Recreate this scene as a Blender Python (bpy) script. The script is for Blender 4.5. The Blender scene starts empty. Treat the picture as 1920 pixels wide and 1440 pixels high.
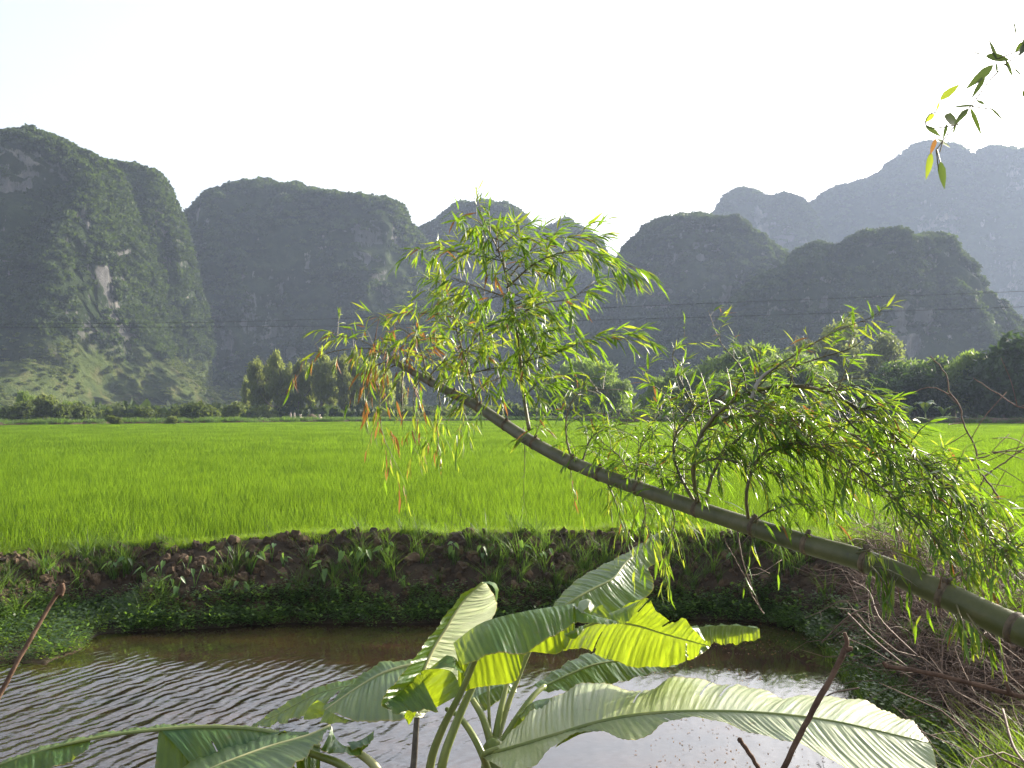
import bpy, math, random
import numpy as np
from mathutils import Vector, Matrix

# ------------------------------------------------------------------ camera, light, exposure
S = bpy.context.scene
COL = S.collection
EYE = 1.9
F = 1850.0
PITCH = math.atan(48 / F)
SUN_AZ, SUN_EL = 52.0, 19.0          # degrees: azimuth to the right of the view direction (+Y)

cam_d = bpy.data.cameras.new('camera')
cam_d.sensor_width = 36.0
cam_d.lens = 36.0 * F / 1920
cam_d.clip_start, cam_d.clip_end = 0.05, 6000
cam = bpy.data.objects.new('camera', cam_d)
COL.objects.link(cam)
cam.location = (0, 0, EYE)
cam.rotation_euler = (math.pi / 2 + PITCH, 0, 0)
S.camera = cam

W = bpy.data.worlds.new('World')
S.world = W
W.use_nodes = True
wn = W.node_tree.nodes
sky = wn.new('ShaderNodeTexSky')
sky.sky_type = 'NISHITA'
sky.sun_disc = False
sky.sun_elevation = math.radians(SUN_EL)
sky.sun_rotation = math.radians(SUN_AZ)
sky.air_density = 0.7
sky.dust_density = 5.0
wn['Background'].inputs['Strength'].default_value = 0.15
hs = wn.new('ShaderNodeHueSaturation')      # humid, milky air: less blue than the clear-sky model
hs.inputs['Saturation'].default_value = .45
W.node_tree.links.new(sky.outputs[0], hs.inputs['Color'])
W.node_tree.links.new(hs.outputs[0], wn['Background'].inputs[0])

sd = bpy.data.lights.new('sun', 'SUN')
sd.energy = 5.0
sd.angle = math.radians(0.6)
sd.color = (1.0, 0.90, 0.74)
so = bpy.data.objects.new('sun', sd)
COL.objects.link(so)
a, e = math.radians(SUN_AZ), math.radians(SUN_EL)
SUN = Vector((math.sin(a) * math.cos(e), math.cos(a) * math.cos(e), math.sin(e)))
so.rotation_euler = SUN.to_track_quat('Z', 'Y').to_euler()
so.location = SUN * 50

S.view_settings.view_transform = 'Standard'
S.view_settings.look = 'None'
S.view_settings.gamma = 1
S.view_settings.use_curve_mapping = False
S.view_settings.exposure = 1.6
S.render.engine = 'CYCLES'
S.cycles.max_bounces = 7
S.cycles.transmission_bounces = 5
S.cycles.transparent_max_bounces = 4
S.cycles.volume_bounces = 1
S.cycles.use_denoising = True

HAZE = .00029
rnd = random.Random(7)
rng = np.random.default_rng(7)

# ------------------------------------------------------------------ helpers
def at(px, py, Y):
    """point at world depth Y on the sight line of photo pixel (px, py)"""
    x, z = (px - 960) / F, -(py - 720) / F
    cy = math.cos(PITCH) - math.sin(PITCH) * z
    cz = math.sin(PITCH) + math.cos(PITCH) * z
    return Vector((x / cy * Y, Y, EYE + cz / cy * Y))

def on_plane(px, py, z):
    p = at(px, py, 1.0)
    return at(px, py, (z - EYE) / (p.z - EYE))

_perm = np.concatenate([np.random.default_rng(3).permutation(256)] * 3)
_grad = np.random.default_rng(4).normal(size=(256, 3))
_grad /= np.linalg.norm(_grad, axis=1)[:, None]
def perlin(p):
    p = np.asarray(p, float)
    i = np.floor(p).astype(int); f = p - i; i &= 255
    u = f * f * f * (f * (f * 6 - 15) + 10)
    out = 0
    for dx in (0, 1):
        for dy in (0, 1):
            for dz in (0, 1):
                h = _perm[_perm[_perm[i[:, 0] + dx] + i[:, 1] + dy] + i[:, 2] + dz]
                g = _grad[h]
                d = (g * (f - np.array([dx, dy, dz]))).sum(1)
                w = (u[:, 0] if dx else 1 - u[:, 0]) * (u[:, 1] if dy else 1 - u[:, 1]) * (u[:, 2] if dz else 1 - u[:, 2])
                out = out + w * d
    return out * 1.6
def fbm(p, o=4, g=.5):
    s, a_, t = 0, 1, 0
    p = np.asarray(p, float)
    for k in range(o):
        s = s + a_ * perlin(p * 2 ** k + 17.3 * k); t += a_; a_ *= g
    return s / t

def tag(o, label=None, cat=None, group=None, kind=None):
    if label: o['label'] = label
    if cat: o['category'] = cat
    if group: o['group'] = group
    if kind: o['kind'] = kind
    return o

def link(o, parent=None):
    COL.objects.link(o)
    if parent is not None: o.parent = parent
    return o

def empty(name, loc=(0, 0, 0), rz=0):
    o = bpy.data.objects.new(name, None)
    o.location = loc; o.rotation_euler.z = rz
    o.empty_display_size = .1
    return link(o)

def npmesh(name, V, Fc, mats, midx=None, smooth=False, uv=None):
    me = bpy.data.meshes.new(name)
    V = np.asarray(V, np.float32); Fc = np.asarray(Fc, np.int32)
    n = Fc.shape[1]
    me.vertices.add(len(V)); me.vertices.foreach_set('co', V.ravel())
    me.loops.add(Fc.size); me.loops.foreach_set('vertex_index', Fc.ravel())
    me.polygons.add(len(Fc)); me.polygons.foreach_set('loop_start', np.arange(0, Fc.size, n, dtype=np.int32))
    for m in mats: me.materials.append(m)
    if midx is not None: me.polygons.foreach_set('material_index', np.asarray(midx, np.int32))
    if smooth: me.polygons.foreach_set('use_smooth', np.ones(len(Fc), bool))
    me.update(calc_edges=True)
    if uv is not None:
        l = me.uv_layers.new(name='UVMap')
        l.data.foreach_set('uv', np.asarray(uv, np.float32)[Fc.ravel()].ravel())
    me.validate()
    return me

class MB:
    def __init__(s): s.v = []; s.f = []; s.m = []; s.uv = []
    def add(s, vs, fs, m=0, uv=None):
        b = len(s.v); s.v += [tuple(v) for v in vs]
        s.f += [tuple(i + b for i in f) for f in fs]; s.m += [m] * len(fs)
        s.uv += list(uv) if uv is not None else [(0, 0)] * len(vs)
    def tube(s, pts, rad, sides=6, m=0, cap=True):
        pts = [Vector(p) for p in pts]; n = len(pts)
        if not hasattr(rad, '__len__'): rad = [rad] * n
        T = [(pts[min(i + 1, n - 1)] - pts[max(i - 1, 0)]).normalized() for i in range(n)]
        up = Vector((0, 0, 1)) if abs(T[0].z) < .9 else Vector((1, 0, 0))
        N = T[0].cross(up).normalized(); vs = []; uv = []; L = 0
        for i in range(n):
            N = (N - T[i] * N.dot(T[i])).normalized(); B = T[i].cross(N)
            if i: L += (pts[i] - pts[i - 1]).length
            for k in range(sides):
                t = 2 * math.pi * k / sides
                vs.append(pts[i] + (N * math.cos(t) + B * math.sin(t)) * rad[i]); uv.append((L, k / sides))
        fs = [(i * sides + k, i * sides + (k + 1) % sides, (i + 1) * sides + (k + 1) % sides, (i + 1) * sides + k)
              for i in range(n - 1) for k in range(sides)]
        if cap:
            fs.append(tuple(range(sides))[::-1]); fs.append(tuple(range((n - 1) * sides, n * sides)))
        s.add(vs, fs, m, uv)
    def mesh(s, name, mats, smooth=True):
        me = bpy.data.meshes.new(name)
        me.from_pydata(s.v, [], s.f)
        for m in mats: me.materials.append(m)
        me.polygons.foreach_set('material_index', s.m)
        if smooth: me.polygons.foreach_set('use_smooth', [True] * len(s.f))
        l = me.uv_layers.new(name='UVMap')
        li = np.zeros(len(me.loops), np.int32); me.loops.foreach_get('vertex_index', li)
        l.data.foreach_set('uv', np.asarray(s.uv, np.float32)[li].ravel())
        me.update()
        return me
    def build(s, name, mats, parent=None, smooth=True):
        if not isinstance(mats, (list, tuple)): mats = [mats]
        return link(bpy.data.objects.new(name, s.mesh(name, mats, smooth)), parent)

def spline(P, n):
    """Catmull-Rom through P, n samples, roughly even"""
    P = [Vector(p) for p in P]
    if len(P) == 2: return [P[0].lerp(P[1], i / (n - 1)) for i in range(n)]
    Q = [P[0] * 2 - P[1]] + P + [P[-1] * 2 - P[-2]]
    L = [0]
    for i in range(1, len(P)): L.append(L[-1] + max((P[i] - P[i - 1]).length, 1e-6))
    out = []
    for j in range(n):
        t = L[-1] * j / (n - 1); i = 0
        while i < len(P) - 2 and t > L[i + 1]: i += 1
        u = (t - L[i]) / (L[i + 1] - L[i])
        p0, p1, p2, p3 = Q[i], Q[i + 1], Q[i + 2], Q[i + 3]
        out.append(.5 * ((2 * p1) + (p2 - p0) * u + (2 * p0 - 5 * p1 + 4 * p2 - p3) * u * u + (3 * p1 - p0 - 3 * p2 + p3) * u ** 3))
    return out

def runit():
    while True:
        v = Vector((rnd.uniform(-1, 1), rnd.uniform(-1, 1), rnd.uniform(-1, 1)))
        if .05 < v.length < 1: return v.normalized()

# ------------------------------------------------------------------ materials
class NT:
    def __init__(s, name):
        s.mat = bpy.data.materials.new(name); s.mat.use_nodes = True
        s.t = s.mat.node_tree; s.n = s.t.nodes; s.p = s.n['Principled BSDF']; s.out = s.n['Material Output']
    def L(s, a_, b): s.t.links.new(a_, b)
    def new(s, t, **k):
        n = s.n.new(t)
        for q, v in k.items(): setattr(n, q, v)
        return n
    def coord(s, kind='Object'):
        return s.new('ShaderNodeTexCoord').outputs[kind]
    def pos(s): return s.new('ShaderNodeNewGeometry').outputs['Position']
    def noise(s, scale, detail=4, rough=.6, vec=None, stretch=None):
        n = s.new('ShaderNodeTexNoise'); n.inputs['Scale'].default_value = scale
        n.inputs['Detail'].default_value = detail; n.inputs['Roughness'].default_value = rough
        vec = vec if vec is not None else s.pos()
        if stretch:
            m = s.new('ShaderNodeMapping'); m.inputs['Scale'].default_value = stretch
            s.L(vec, m.inputs[0]); vec = m.outputs[0]
        s.L(vec, n.inputs['Vector'])
        return n.outputs['Fac']
    def ramp(s, fac, stops):
        r = s.new('ShaderNodeValToRGB'); els = r.color_ramp.elements
        while len(els) < len(stops): els.new(.5)
        for el, (p, c) in zip(els, stops):
            el.position = p; el.color = (*c, 1) if len(c) == 3 else c
        s.L(fac, r.inputs[0]); return r.outputs['Color']
    def val(s, fac, stops): return s.ramp(fac, [(p, (v, v, v)) for p, v in stops])
    def mix(s, f, a_, b, mode='MIX'):
        m = s.new('ShaderNodeMix', data_type='RGBA', blend_type=mode)
        for src, i in ((f, 0), (a_, 6), (b, 7)):
            if isinstance(src, (int, float)): m.inputs[i].default_value = src
            elif isinstance(src, tuple): m.inputs[i].default_value = (*src, 1)
            else: s.L(src, m.inputs[i])
        return m.outputs[2]
    def math(s, op, a_, b=None):
        m = s.new('ShaderNodeMath', operation=op)
        for src, i in ((a_, 0), (b, 1)):
            if src is None: continue
            if isinstance(src, (int, float)): m.inputs[i].default_value = src
            else: s.L(src, m.inputs[i])
        return m.outputs[0]
    def bump(s, h, dist, strength=1):
        b = s.new('ShaderNodeBump'); b.inputs['Distance'].default_value = dist; b.inputs['Strength'].default_value = strength
        s.L(h, b.inputs['Height']); s.L(b.outputs[0], s.p.inputs['Normal']); return b.outputs[0]

def leafmat(name, c0, c1, tcol, tfac=.4, rough=.5, nscale=2.0, spec=.5, dead=None):
    m = NT(name)
    ri = m.new('ShaderNodeObjectInfo').outputs['Random']
    nz = m.noise(nscale, 3)
    f = m.math('ADD', m.math('MULTIPLY', nz, .9), m.math('MULTIPLY', m.math('SUBTRACT', ri, .5), .5))
    c = m.ramp(f, [(.28, c0), (.68, c1)])
    m.L(c, m.p.inputs['Base Color'])
    m.p.inputs['Roughness'].default_value = rough
    m.p.inputs['Specular IOR Level'].default_value = spec
    tr = m.new('ShaderNodeBsdfTranslucent')
    sc = m.mix(1.0, m.ramp(f, [(.28, (.75, .75, .75)), (.68, (1.1, 1.1, 1.1))]), tcol, 'MULTIPLY')
    m.L(sc, tr.inputs[0])
    ms = m.new('ShaderNodeMixShader'); ms.inputs[0].default_value = tfac
    m.L(m.p.outputs[0], ms.inputs[1]); m.L(tr.outputs[0], ms.inputs[2]); m.L(ms.outputs[0], m.out.inputs[0])
    return m.mat

M = {}
M['rice'] = leafmat('rice_leaf', (.024, .064, .006), (.078, .136, .011), (.175, .295, .014), .55, .7, .10, .06)
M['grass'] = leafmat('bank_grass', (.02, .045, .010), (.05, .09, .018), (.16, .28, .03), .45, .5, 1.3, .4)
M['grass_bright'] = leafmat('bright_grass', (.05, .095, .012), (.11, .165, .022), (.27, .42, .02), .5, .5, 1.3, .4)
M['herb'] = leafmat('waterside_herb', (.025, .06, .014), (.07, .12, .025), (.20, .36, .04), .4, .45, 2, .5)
M['bamboo_leaf'] = leafmat('bamboo_leaf', (.030, .082, .014), (.085, .16, .026), (.27, .47, .02), .44, .33, 3, .5)
M['bamboo_leaf_light'] = leafmat('bamboo_leaf_yellow_green', (.10, .17, .02), (.19, .26, .03), (.46, .56, .04), .5, .35, 3, .5)
M['bamboo_leaf_dead'] = leafmat('bamboo_leaf_dead', (.20, .09, .03), (.32, .18, .06), (.50, .24, .06), .35, .6, 5, .3)
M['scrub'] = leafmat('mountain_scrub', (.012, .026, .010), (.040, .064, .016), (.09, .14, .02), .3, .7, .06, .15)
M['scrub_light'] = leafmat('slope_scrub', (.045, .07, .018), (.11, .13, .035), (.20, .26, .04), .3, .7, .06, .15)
M['spray_leaf_shaded'] = leafmat('spray_leaf_shaded', (.04, .055, .022), (.09, .10, .035), (.14, .22, .03), .25, .5, 6, .4)  # darker bamboo leaf copy: shade of the backlit side put into the colour
M['taro'] = leafmat('taro_leaf', (.04, .10, .02), (.09, .17, .035), (.30, .50, .05), .4, .4, 3, .5)
M['tree_dark'] = leafmat('tree_dark_leaf', (.012, .026, .010), (.03, .055, .016), (.07, .13, .02), .3, .6, .25, .25)
M['tree_mid'] = leafmat('tree_green_leaf', (.06, .095, .022), (.14, .19, .04), (.30, .44, .06), .4, .6, .25, .25)
M['tree_pale'] = leafmat('tree_pale_leaf', (.08, .10, .035), (.15, .16, .06), (.28, .34, .08), .4, .6, .25, .25)
M['casuarina'] = leafmat('tree_feathery_leaf', (.08, .10, .03), (.16, .18, .05), (.34, .40, .08), .5, .6, .25, .25)

m = NT('bark'); m.L(m.ramp(m.noise(9, 4), [(.3, (.05, .04, .028)), (.7, (.16, .13, .10))]), m.p.inputs['Base Color'])
m.p.inputs['Roughness'].default_value = .9; M['bark'] = m.mat
m = NT('pale_bark'); m.L(m.ramp(m.noise(3, 4), [(.3, (.22, .20, .17)), (.7, (.45, .42, .38))]), m.p.inputs['Base Color'])
m.p.inputs['Roughness'].default_value = .9; M['pale_bark'] = m.mat
m = NT('dry_twig'); m.L(m.ramp(m.noise(14, 4), [(.3, (.075, .045, .028)), (.7, (.23, .15, .10))]), m.p.inputs['Base Color'])
m.p.inputs['Roughness'].default_value = .75; M['twig'] = m.mat
m = NT('dark_stick'); m.L(m.ramp(m.noise(30, 5, .7), [(.3, (.050, .030, .020)), (.7, (.16, .10, .065))]), m.p.inputs['Base Color'])
m.p.inputs['Roughness'].default_value = .85; m.p.inputs['Specular IOR Level'].default_value = .15; m.bump(m.noise(60, 4, .7), .003); M['stick'] = m.mat

m = NT('bamboo_culm')
n1 = m.noise(6, 5, .65); c = m.ramp(n1, [(.3, (.050, .060, .016)), (.55, (.085, .090, .024)), (.8, (.15, .12, .05))])
sp = m.val(m.noise(45, 4, .7), [(.60, 0), (.72, 1)])
c = m.mix(m.math('MULTIPLY', sp, .55), c, (.05, .045, .03))
gx = m.new('ShaderNodeSeparateXYZ'); m.L(m.pos(), gx.inputs[0])
grey = m.new('ShaderNodeMapRange'); grey.inputs['From Min'].default_value = 1.7; grey.inputs['From Max'].default_value = -.6
m.L(gx.outputs[0], grey.inputs[0])
c = m.mix(m.math('MULTIPLY', grey.outputs[0], .75), c, m.ramp(m.noise(12, 4), [(.3, (.08, .072, .055)), (.7, (.19, .175, .14))]))
m.L(c, m.p.inputs['Base Color']); m.p.inputs['Roughness'].default_value = .5; m.p.inputs['Specular IOR Level'].default_value = .35
m.bump(m.noise(30, 4, .6), .0015); M['culm'] = m.mat
m = NT('bamboo_node'); m.L(m.ramp(m.noise(40, 4), [(.3, (.05, .035, .02)), (.7, (.16, .12, .07))]), m.p.inputs['Base Color'])
m.p.inputs['Roughness'].default_value = .8; M['node'] = m.mat
m = NT('bamboo_twig'); m.L(m.ramp(m.noise(6, 3), [(.35, (.06, .06, .025)), (.65, (.17, .14, .06))]), m.p.inputs['Base Color'])
m.p.inputs['Roughness'].default_value = .5; M['btwig'] = m.mat

# soil
m = NT('soil')
v = m.new('ShaderNodeTexVoronoi'); v.inputs['Scale'].default_value = 5.5
nn = m.new('ShaderNodeTexNoise'); nn.inputs['Scale'].default_value = 3
mx = m.mix(.18, m.pos(), nn.outputs['Color']); m.L(m.pos(), nn.inputs['Vector']); m.L(mx, v.inputs['Vector'])
c = m.ramp(m.noise(2.3, 6, .7), [(.3, (.05, .028, .018)), (.55, (.10, .058, .036)), (.75, (.17, .105, .07))])
m.L(c, m.p.inputs['Base Color']); m.p.inputs['Roughness'].default_value = .9
h = m.math('ADD', m.math('MULTIPLY', v.outputs['Distance'], -.8), m.noise(22, 6, .7))
m.bump(h, .05); M['soil'] = m.mat
m = NT('soil_clod')
ri = m.new('ShaderNodeObjectInfo').outputs['Random']
c = m.ramp(m.math('ADD', m.math('MULTIPLY', m.noise(6, 5, .7), .7), m.math('MULTIPLY', ri, .3)),
           [(.3, (.034, .022, .011)), (.55, (.070, .044, .022)), (.75, (.15, .096, .052))])
m.L(c, m.p.inputs['Base Color']); m.p.inputs['Roughness'].default_value = .95
m.bump(m.noise(40, 5, .7), .02); M['clod'] = m.mat

# ground: soil, mud in the paddies, grassy far land
m = NT('ground')
c1 = m.ramp(m.noise(2.3, 6, .7), [(.3, (.025, .017, .008)), (.55, (.052, .034, .017)), (.75, (.11, .072, .038))])
c2 = m.ramp(m.noise(.05, 5, .6), [(.35, (.04, .07, .015)), (.6, (.09, .14, .02)), (.8, (.10, .11, .04))])
sx = m.new('ShaderNodeSeparateXYZ'); m.L(m.pos(), sx.inputs[0])
mr = m.new('ShaderNodeMapRange'); mr.inputs['From Min'].default_value = 16.5; mr.inputs['From Max'].default_value = 26
m.L(sx.outputs[1], mr.inputs[0])
m.L(m.mix(mr.outputs[0], c1, c2), m.p.inputs['Base Color']); m.p.inputs['Roughness'].default_value = .95
v = m.new('ShaderNodeTexVoronoi'); v.inputs['Scale'].default_value = 6; m.L(m.pos(), v.inputs['Vector'])
m.bump(m.math('ADD', m.math('MULTIPLY', v.outputs['Distance'], -.6), m.noise(20, 6, .7)), .04); M['ground'] = m.mat

# water
m = NT('pond_water')
P = m.pos()
def wavetex(scale, rot, dist, detail=2, dscale=1.5):
    mp = m.new('ShaderNodeMapping'); mp.inputs['Rotation'].default_value = (0, 0, rot); m.L(P, mp.inputs[0])
    w = m.new('ShaderNodeTexWave', wave_type='BANDS', bands_direction='X', wave_profile='SIN')
    w.inputs['Scale'].default_value = scale; w.inputs['Distortion'].default_value = dist
    w.inputs['Detail'].default_value = detail; w.inputs['Detail Scale'].default_value = dscale
    m.L(mp.outputs[0], w.inputs[0]); return w.outputs['Fac']
w1 = wavetex(1.15, math.radians(11), 5.0, 3, .8)
w2 = wavetex(2.3, math.radians(24), 6.0, 2, 1.2)
w1 = m.math('MULTIPLY', w1, m.val(m.noise(1.1, 3, .6, stretch=(1.6, .6, 1)), [(.38, .15), (.6, 1)]))
sx = m.new('ShaderNodeSeparateXYZ'); m.L(P, sx.inputs[0])
amp = m.new('ShaderNodeMapRange'); amp.inputs['From Min'].default_value = -2.2; amp.inputs['From Max'].default_value = 1.2
amp.inputs['To Min'].default_value = 1.0; amp.inputs['To Max'].default_value = .12
m.L(m.math('ADD', sx.outputs[0], m.math('MULTIPLY', m.noise(.5, 2), 2.0)), amp.inputs[0])
far = m.new('ShaderNodeMapRange'); far.inputs['From Min'].default_value = 12.2; far.inputs['From Max'].default_value = 10.8
far.inputs['To Min'].default_value = .08
m.L(m.math('ADD', sx.outputs[1], m.math('MULTIPLY', m.noise(.8, 2), 1.0)), far.inputs[0])
h = m.math('ADD', m.math('ADD', w1, m.math('MULTIPLY', w2, .45)), m.math('MULTIPLY', m.noise(6, 4, .65), .9))
h = m.math('MULTIPLY', m.math('MULTIPLY', h, amp.outputs[0]), far.outputs[0])
m.bump(h, .016)
c = m.ramp(m.noise(.9, 4, .6, stretch=(1, 2.5, 1)), [(.35, (.020, .015, .009)), (.55, (.032, .021, .011)), (.7, (.045, .024, .012))])
m.L(c, m.p.inputs['Base Color']); m.p.inputs['Roughness'].default_value = .04; m.p.inputs['IOR'].default_value = 2.1
M['water'] = m.mat

# banana leaf (uv: u metres along, v 0 at midrib .. 1 at edge)
def banana_mat(name, c0, c1, tcol, tfac, rough=.3):
    m = NT(name)
    uv = m.coord('UV'); s = m.new('ShaderNodeSeparateXYZ'); m.L(uv, s.inputs[0])
    mp = m.new('ShaderNodeMapping'); mp.inputs['Scale'].default_value = (1, .05, 1); m.L(uv, mp.inputs[0])
    nf = m.new('ShaderNodeTexNoise'); nf.inputs['Scale'].default_value = 42; nf.inputs['Detail'].default_value = 3; m.L(mp.outputs[0], nf.inputs['Vector'])
    w = m.new('ShaderNodeTexWave', bands_direction='X'); w.inputs['Scale'].default_value = 7.5; w.inputs['Distortion'].default_value = 1.0
    w.inputs['Detail'].default_value = 1; m.L(mp.outputs[0], w.inputs[0])
    f = m.math('ADD', m.math('MULTIPLY', w.outputs['Fac'], .15), m.math('MULTIPLY', nf.outputs['Fac'], .85))
    big = m.noise(3.0, 3)
    c = m.ramp(m.math('ADD', m.math('MULTIPLY', f, .6), m.math('MULTIPLY', big, .4)), [(.32, c0), (.66, c1)])
    edge = m.val(s.outputs[1], [(.965, 0), (.99, 1)])
    c = m.mix(edge, c, (.30, .24, .05))
    sp = m.val(m.math('ADD', m.noise(26, 5, .7), m.math('MULTIPLY', s.outputs[1], .07)), [(.66, 0), (.72, 1)])
    c = m.mix(m.math('MULTIPLY', sp, .6), c, (.16, .10, .03))
    m.L(c, m.p.inputs['Base Color']); m.p.inputs['Roughness'].default_value = rough; m.p.inputs['Specular IOR Level'].default_value = .6
    b = m.bump(f, .010, 1.0)
    tr = m.new('ShaderNodeBsdfTranslucent'); m.L(b, tr.inputs['Normal'])
    m.L(m.mix(1.0, m.val(m.math('ADD', m.math('MULTIPLY', f, .75), m.math('MULTIPLY', big, .25)), [(.25, .55), (.7, 1.1)]), tcol, 'MULTIPLY'), tr.inputs[0])
    ms = m.new('ShaderNodeMixShader'); ms.inputs[0].default_value = tfac
    m.L(m.p.outputs[0], ms.inputs[1]); m.L(tr.outputs[0], ms.inputs[2]); m.L(ms.outputs[0], m.out.inputs[0])
    return m.mat
M['banana'] = banana_mat('banana_leaf', (.035, .10, .03), (.065, .15, .04), (.40, .52, .015), .42)
M['banana_mid'] = banana_mat('banana_leaf_half_lit', (.06, .13, .04), (.14, .22, .075), (.40, .52, .04), .36, .36)  # in-between copy: weaker sunlight put into the leaf colour
M['banana_pale'] = banana_mat('banana_leaf_sunlit_pale', (.25, .32, .16), (.42, .45, .28), (.35, .45, .12), .2, .36)  # pale copy: sun glare on the blade put into the base colour
m = NT('banana_petiole')
c = m.ramp(m.noise(8, 3, stretch=(1, 1, .15)), [(.3, (.12, .17, .04)), (.7, (.24, .26, .08))])
m.L(c, m.p.inputs['Base Color']); m.p.inputs['Roughness'].default_value = .35; M['petiole'] = m.mat
m = NT('banana_midrib'); m.L(m.ramp(m.noise(9, 3), [(.3, (.30, .32, .12)), (.7, (.46, .44, .22))]), m.p.inputs['Base Color'])
m.p.inputs['Roughness'].default_value = .4; M['midrib'] = m.mat
m = NT('banana_dry'); m.L(m.ramp(m.noise(30, 4), [(.3, (.05, .045, .04)), (.7, (.16, .14, .11))]), m.p.inputs['Base Color']); M['dry'] = m.mat

# mountains: rock with vegetation cover; light rock faces in streaks
def mountain_mat(name, rock_amt, lo_grass, z_grass=30.0):
    m = NT(name)
    P = m.pos(); g = m.new('ShaderNodeNewGeometry')
    nz = m.new('ShaderNodeSeparateXYZ'); m.L(g.outputs['Normal'], nz.inputs[0])
    pz = m.new('ShaderNodeSeparateXYZ'); m.L(P, pz.inputs[0])
    veg = m.ramp(m.noise(.13, 7, .68), [(.3, (.012, .022, .010)), (.55, (.028, .044, .015)), (.75, (.055, .072, .022))])
    rock = m.ramp(m.noise(.10, 7, .7, stretch=(1, 1, .25)), [(.3, (.07, .07, .072)), (.55, (.16, .155, .15)), (.75, (.42, .38, .33))])
    patch = m.noise(.022, 6, .66, stretch=(1, 1, .38))
    f = m.math('ADD', patch, m.math('MULTIPLY', m.math('SUBTRACT', m.noise(.2, 4, .7, stretch=(1, 1, .3)), .5), .55))
    f = m.math('SUBTRACT', f, m.math('MULTIPLY', m.math('ABSOLUTE', nz.outputs[2]), .26))
    c = m.mix(m.val(f, [(.535 - rock_amt, 0), (.575 - rock_amt, 1)]), veg, rock)
    gr = m.ramp(m.noise(.12, 6, .7), [(.3, (.035, .055, .016)), (.5, (.075, .10, .026)), (.7, (.14, .13, .05))])
    k = m.new('ShaderNodeMapRange'); k.inputs['From Min'].default_value = z_grass + 8; k.inputs['From Max'].default_value = z_grass - 8
    m.L(m.math('ADD', pz.outputs[2], m.math('MULTIPLY', m.math('SUBTRACT', m.noise(.03, 3), .5), 30)), k.inputs[0])
    c = m.mix(m.math('MULTIPLY', k.outputs[0], lo_grass), c, gr)
    m.L(c, m.p.inputs['Base Color']); m.p.inputs['Roughness'].default_value = 1; m.p.inputs['Specular IOR Level'].default_value = .1
    m.bump(m.noise(.3, 7, .75), 2.6)
    return m.mat
M['mt_near'] = mountain_mat('limestone_near', .05, 1.0, 22)
M['mt_mid'] = mountain_mat('limestone_mid', .02, .5, 14)
M['mt_far'] = mountain_mat('limestone_far', .0, 0)

# ------------------------------------------------------------------ terrain
WL = -1.03
shore_px = [(-420, 1292), (-150, 1264), (0, 1246), (90, 1243), (150, 1222), (152, 1204), (190, 1190), (290, 1183), (430, 1174),
            (560, 1168), (700, 1170), (830, 1166), (960, 1170), (1100, 1166), (1220, 1163), (1320, 1160), (1430, 1166),
            (1520, 1184), (1560, 1215), (1590, 1255), (1612, 1300), (1660, 1345), (1730, 1392)]
SH = [on_plane(x, y, WL).xy for x, y in shore_px] + [Vector(p) for p in
     ((3.45, 7.4), (2.7, 6.3), (1.4, 5.7), (-.5, 5.45), (-2.5, 5.4), (-5, 5.8), (-9, 6.6), (-13, 8.0))]
def shore_sd(x, y):
    x = np.asarray(x, float); y = np.asarray(y, float)
    d = np.full(x.shape, 1e9); ins = np.zeros(x.shape, bool)
    n = len(SH)
    for i in range(n):
        ax, ay = SH[i]; bx, by = SH[(i + 1) % n]
        ex, ey = bx - ax, by - ay
        t = np.clip(((x - ax) * ex + (y - ay) * ey) / (ex * ex + ey * ey), 0, 1)
        d = np.minimum(d, np.hypot(x - ax - t * ex, y - ay - t * ey))
        c = ((ay > y) != (by > y)) & (x < (bx - ax) * (y - ay) / (by - ay + 1e-12) + ax)
        ins ^= c
    return np.where(ins, -d, d)
def sm(t): t = np.clip(t, 0, 1); return t * t * (3 - 2 * t)
def bsd(x, y):
    x = np.asarray(x, float); y = np.asarray(y, float)
    return shore_sd(x, y) - 1.05 * sm((-5.0 - x) / .5) * sm((y - 9.5) / 1)
def height(x, y):
    x = np.asarray(x, float); y = np.asarray(y, float)
    sd0 = shore_sd(x, y); sd = bsd(x, y)
    p = np.stack([x, y, 0 * x], 1)
    sd2 = sd + .16 * fbm(p * 1.3 + 5, 3)
    farside = sm((y - 9.5) / 1.5) * sm((6.0 - x) / 2)
    w = 1.45 * farside + 2.1 * (1 - farside)
    top = (-.02 - .24 * sm((-2.2 - x) / 4.5)) * farside + (1 - farside) * (-.1 + .45 * sm((7 - y) / 5))
    t = np.clip(sd2 / w, 0, 1)
    prof = np.clip(.10 * np.minimum(t / .22, 1) + .90 * np.clip((t - .2) / .8, 0, 1) ** .8, 0, 1)
    z = WL + .02 + (top - WL) * prof
    fieldm = sm((sd2 - w - .15) / .7) * sm((y - 8.5) / 2)
    z = z * (1 - fieldm) + (-.22) * fieldm
    z = np.where((sd2 < 0) & (sd0 >= 0), WL + .005 + .05 * np.clip(sd0 / .4, 0, 1), z)
    z = np.where(sd0 + .16 * fbm(p * 1.3 + 5, 3) < 0, WL - .04 - .5 * sm(-sd0 / 1.5), z)
    near = np.clip(1 - (y - 22) / 5, 0, 1)
    slope = np.clip(t * 3, 0, 1) * (1 - fieldm)
    z = z + near * (sd2 > 0) * (.09 * fbm(p * 2.2, 4, .6) * slope + .05 * np.abs(fbm(p * 5.5 + 9, 3)) * slope)
    return z
def hz(x, y): return float(height([x], [y])[0])

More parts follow.
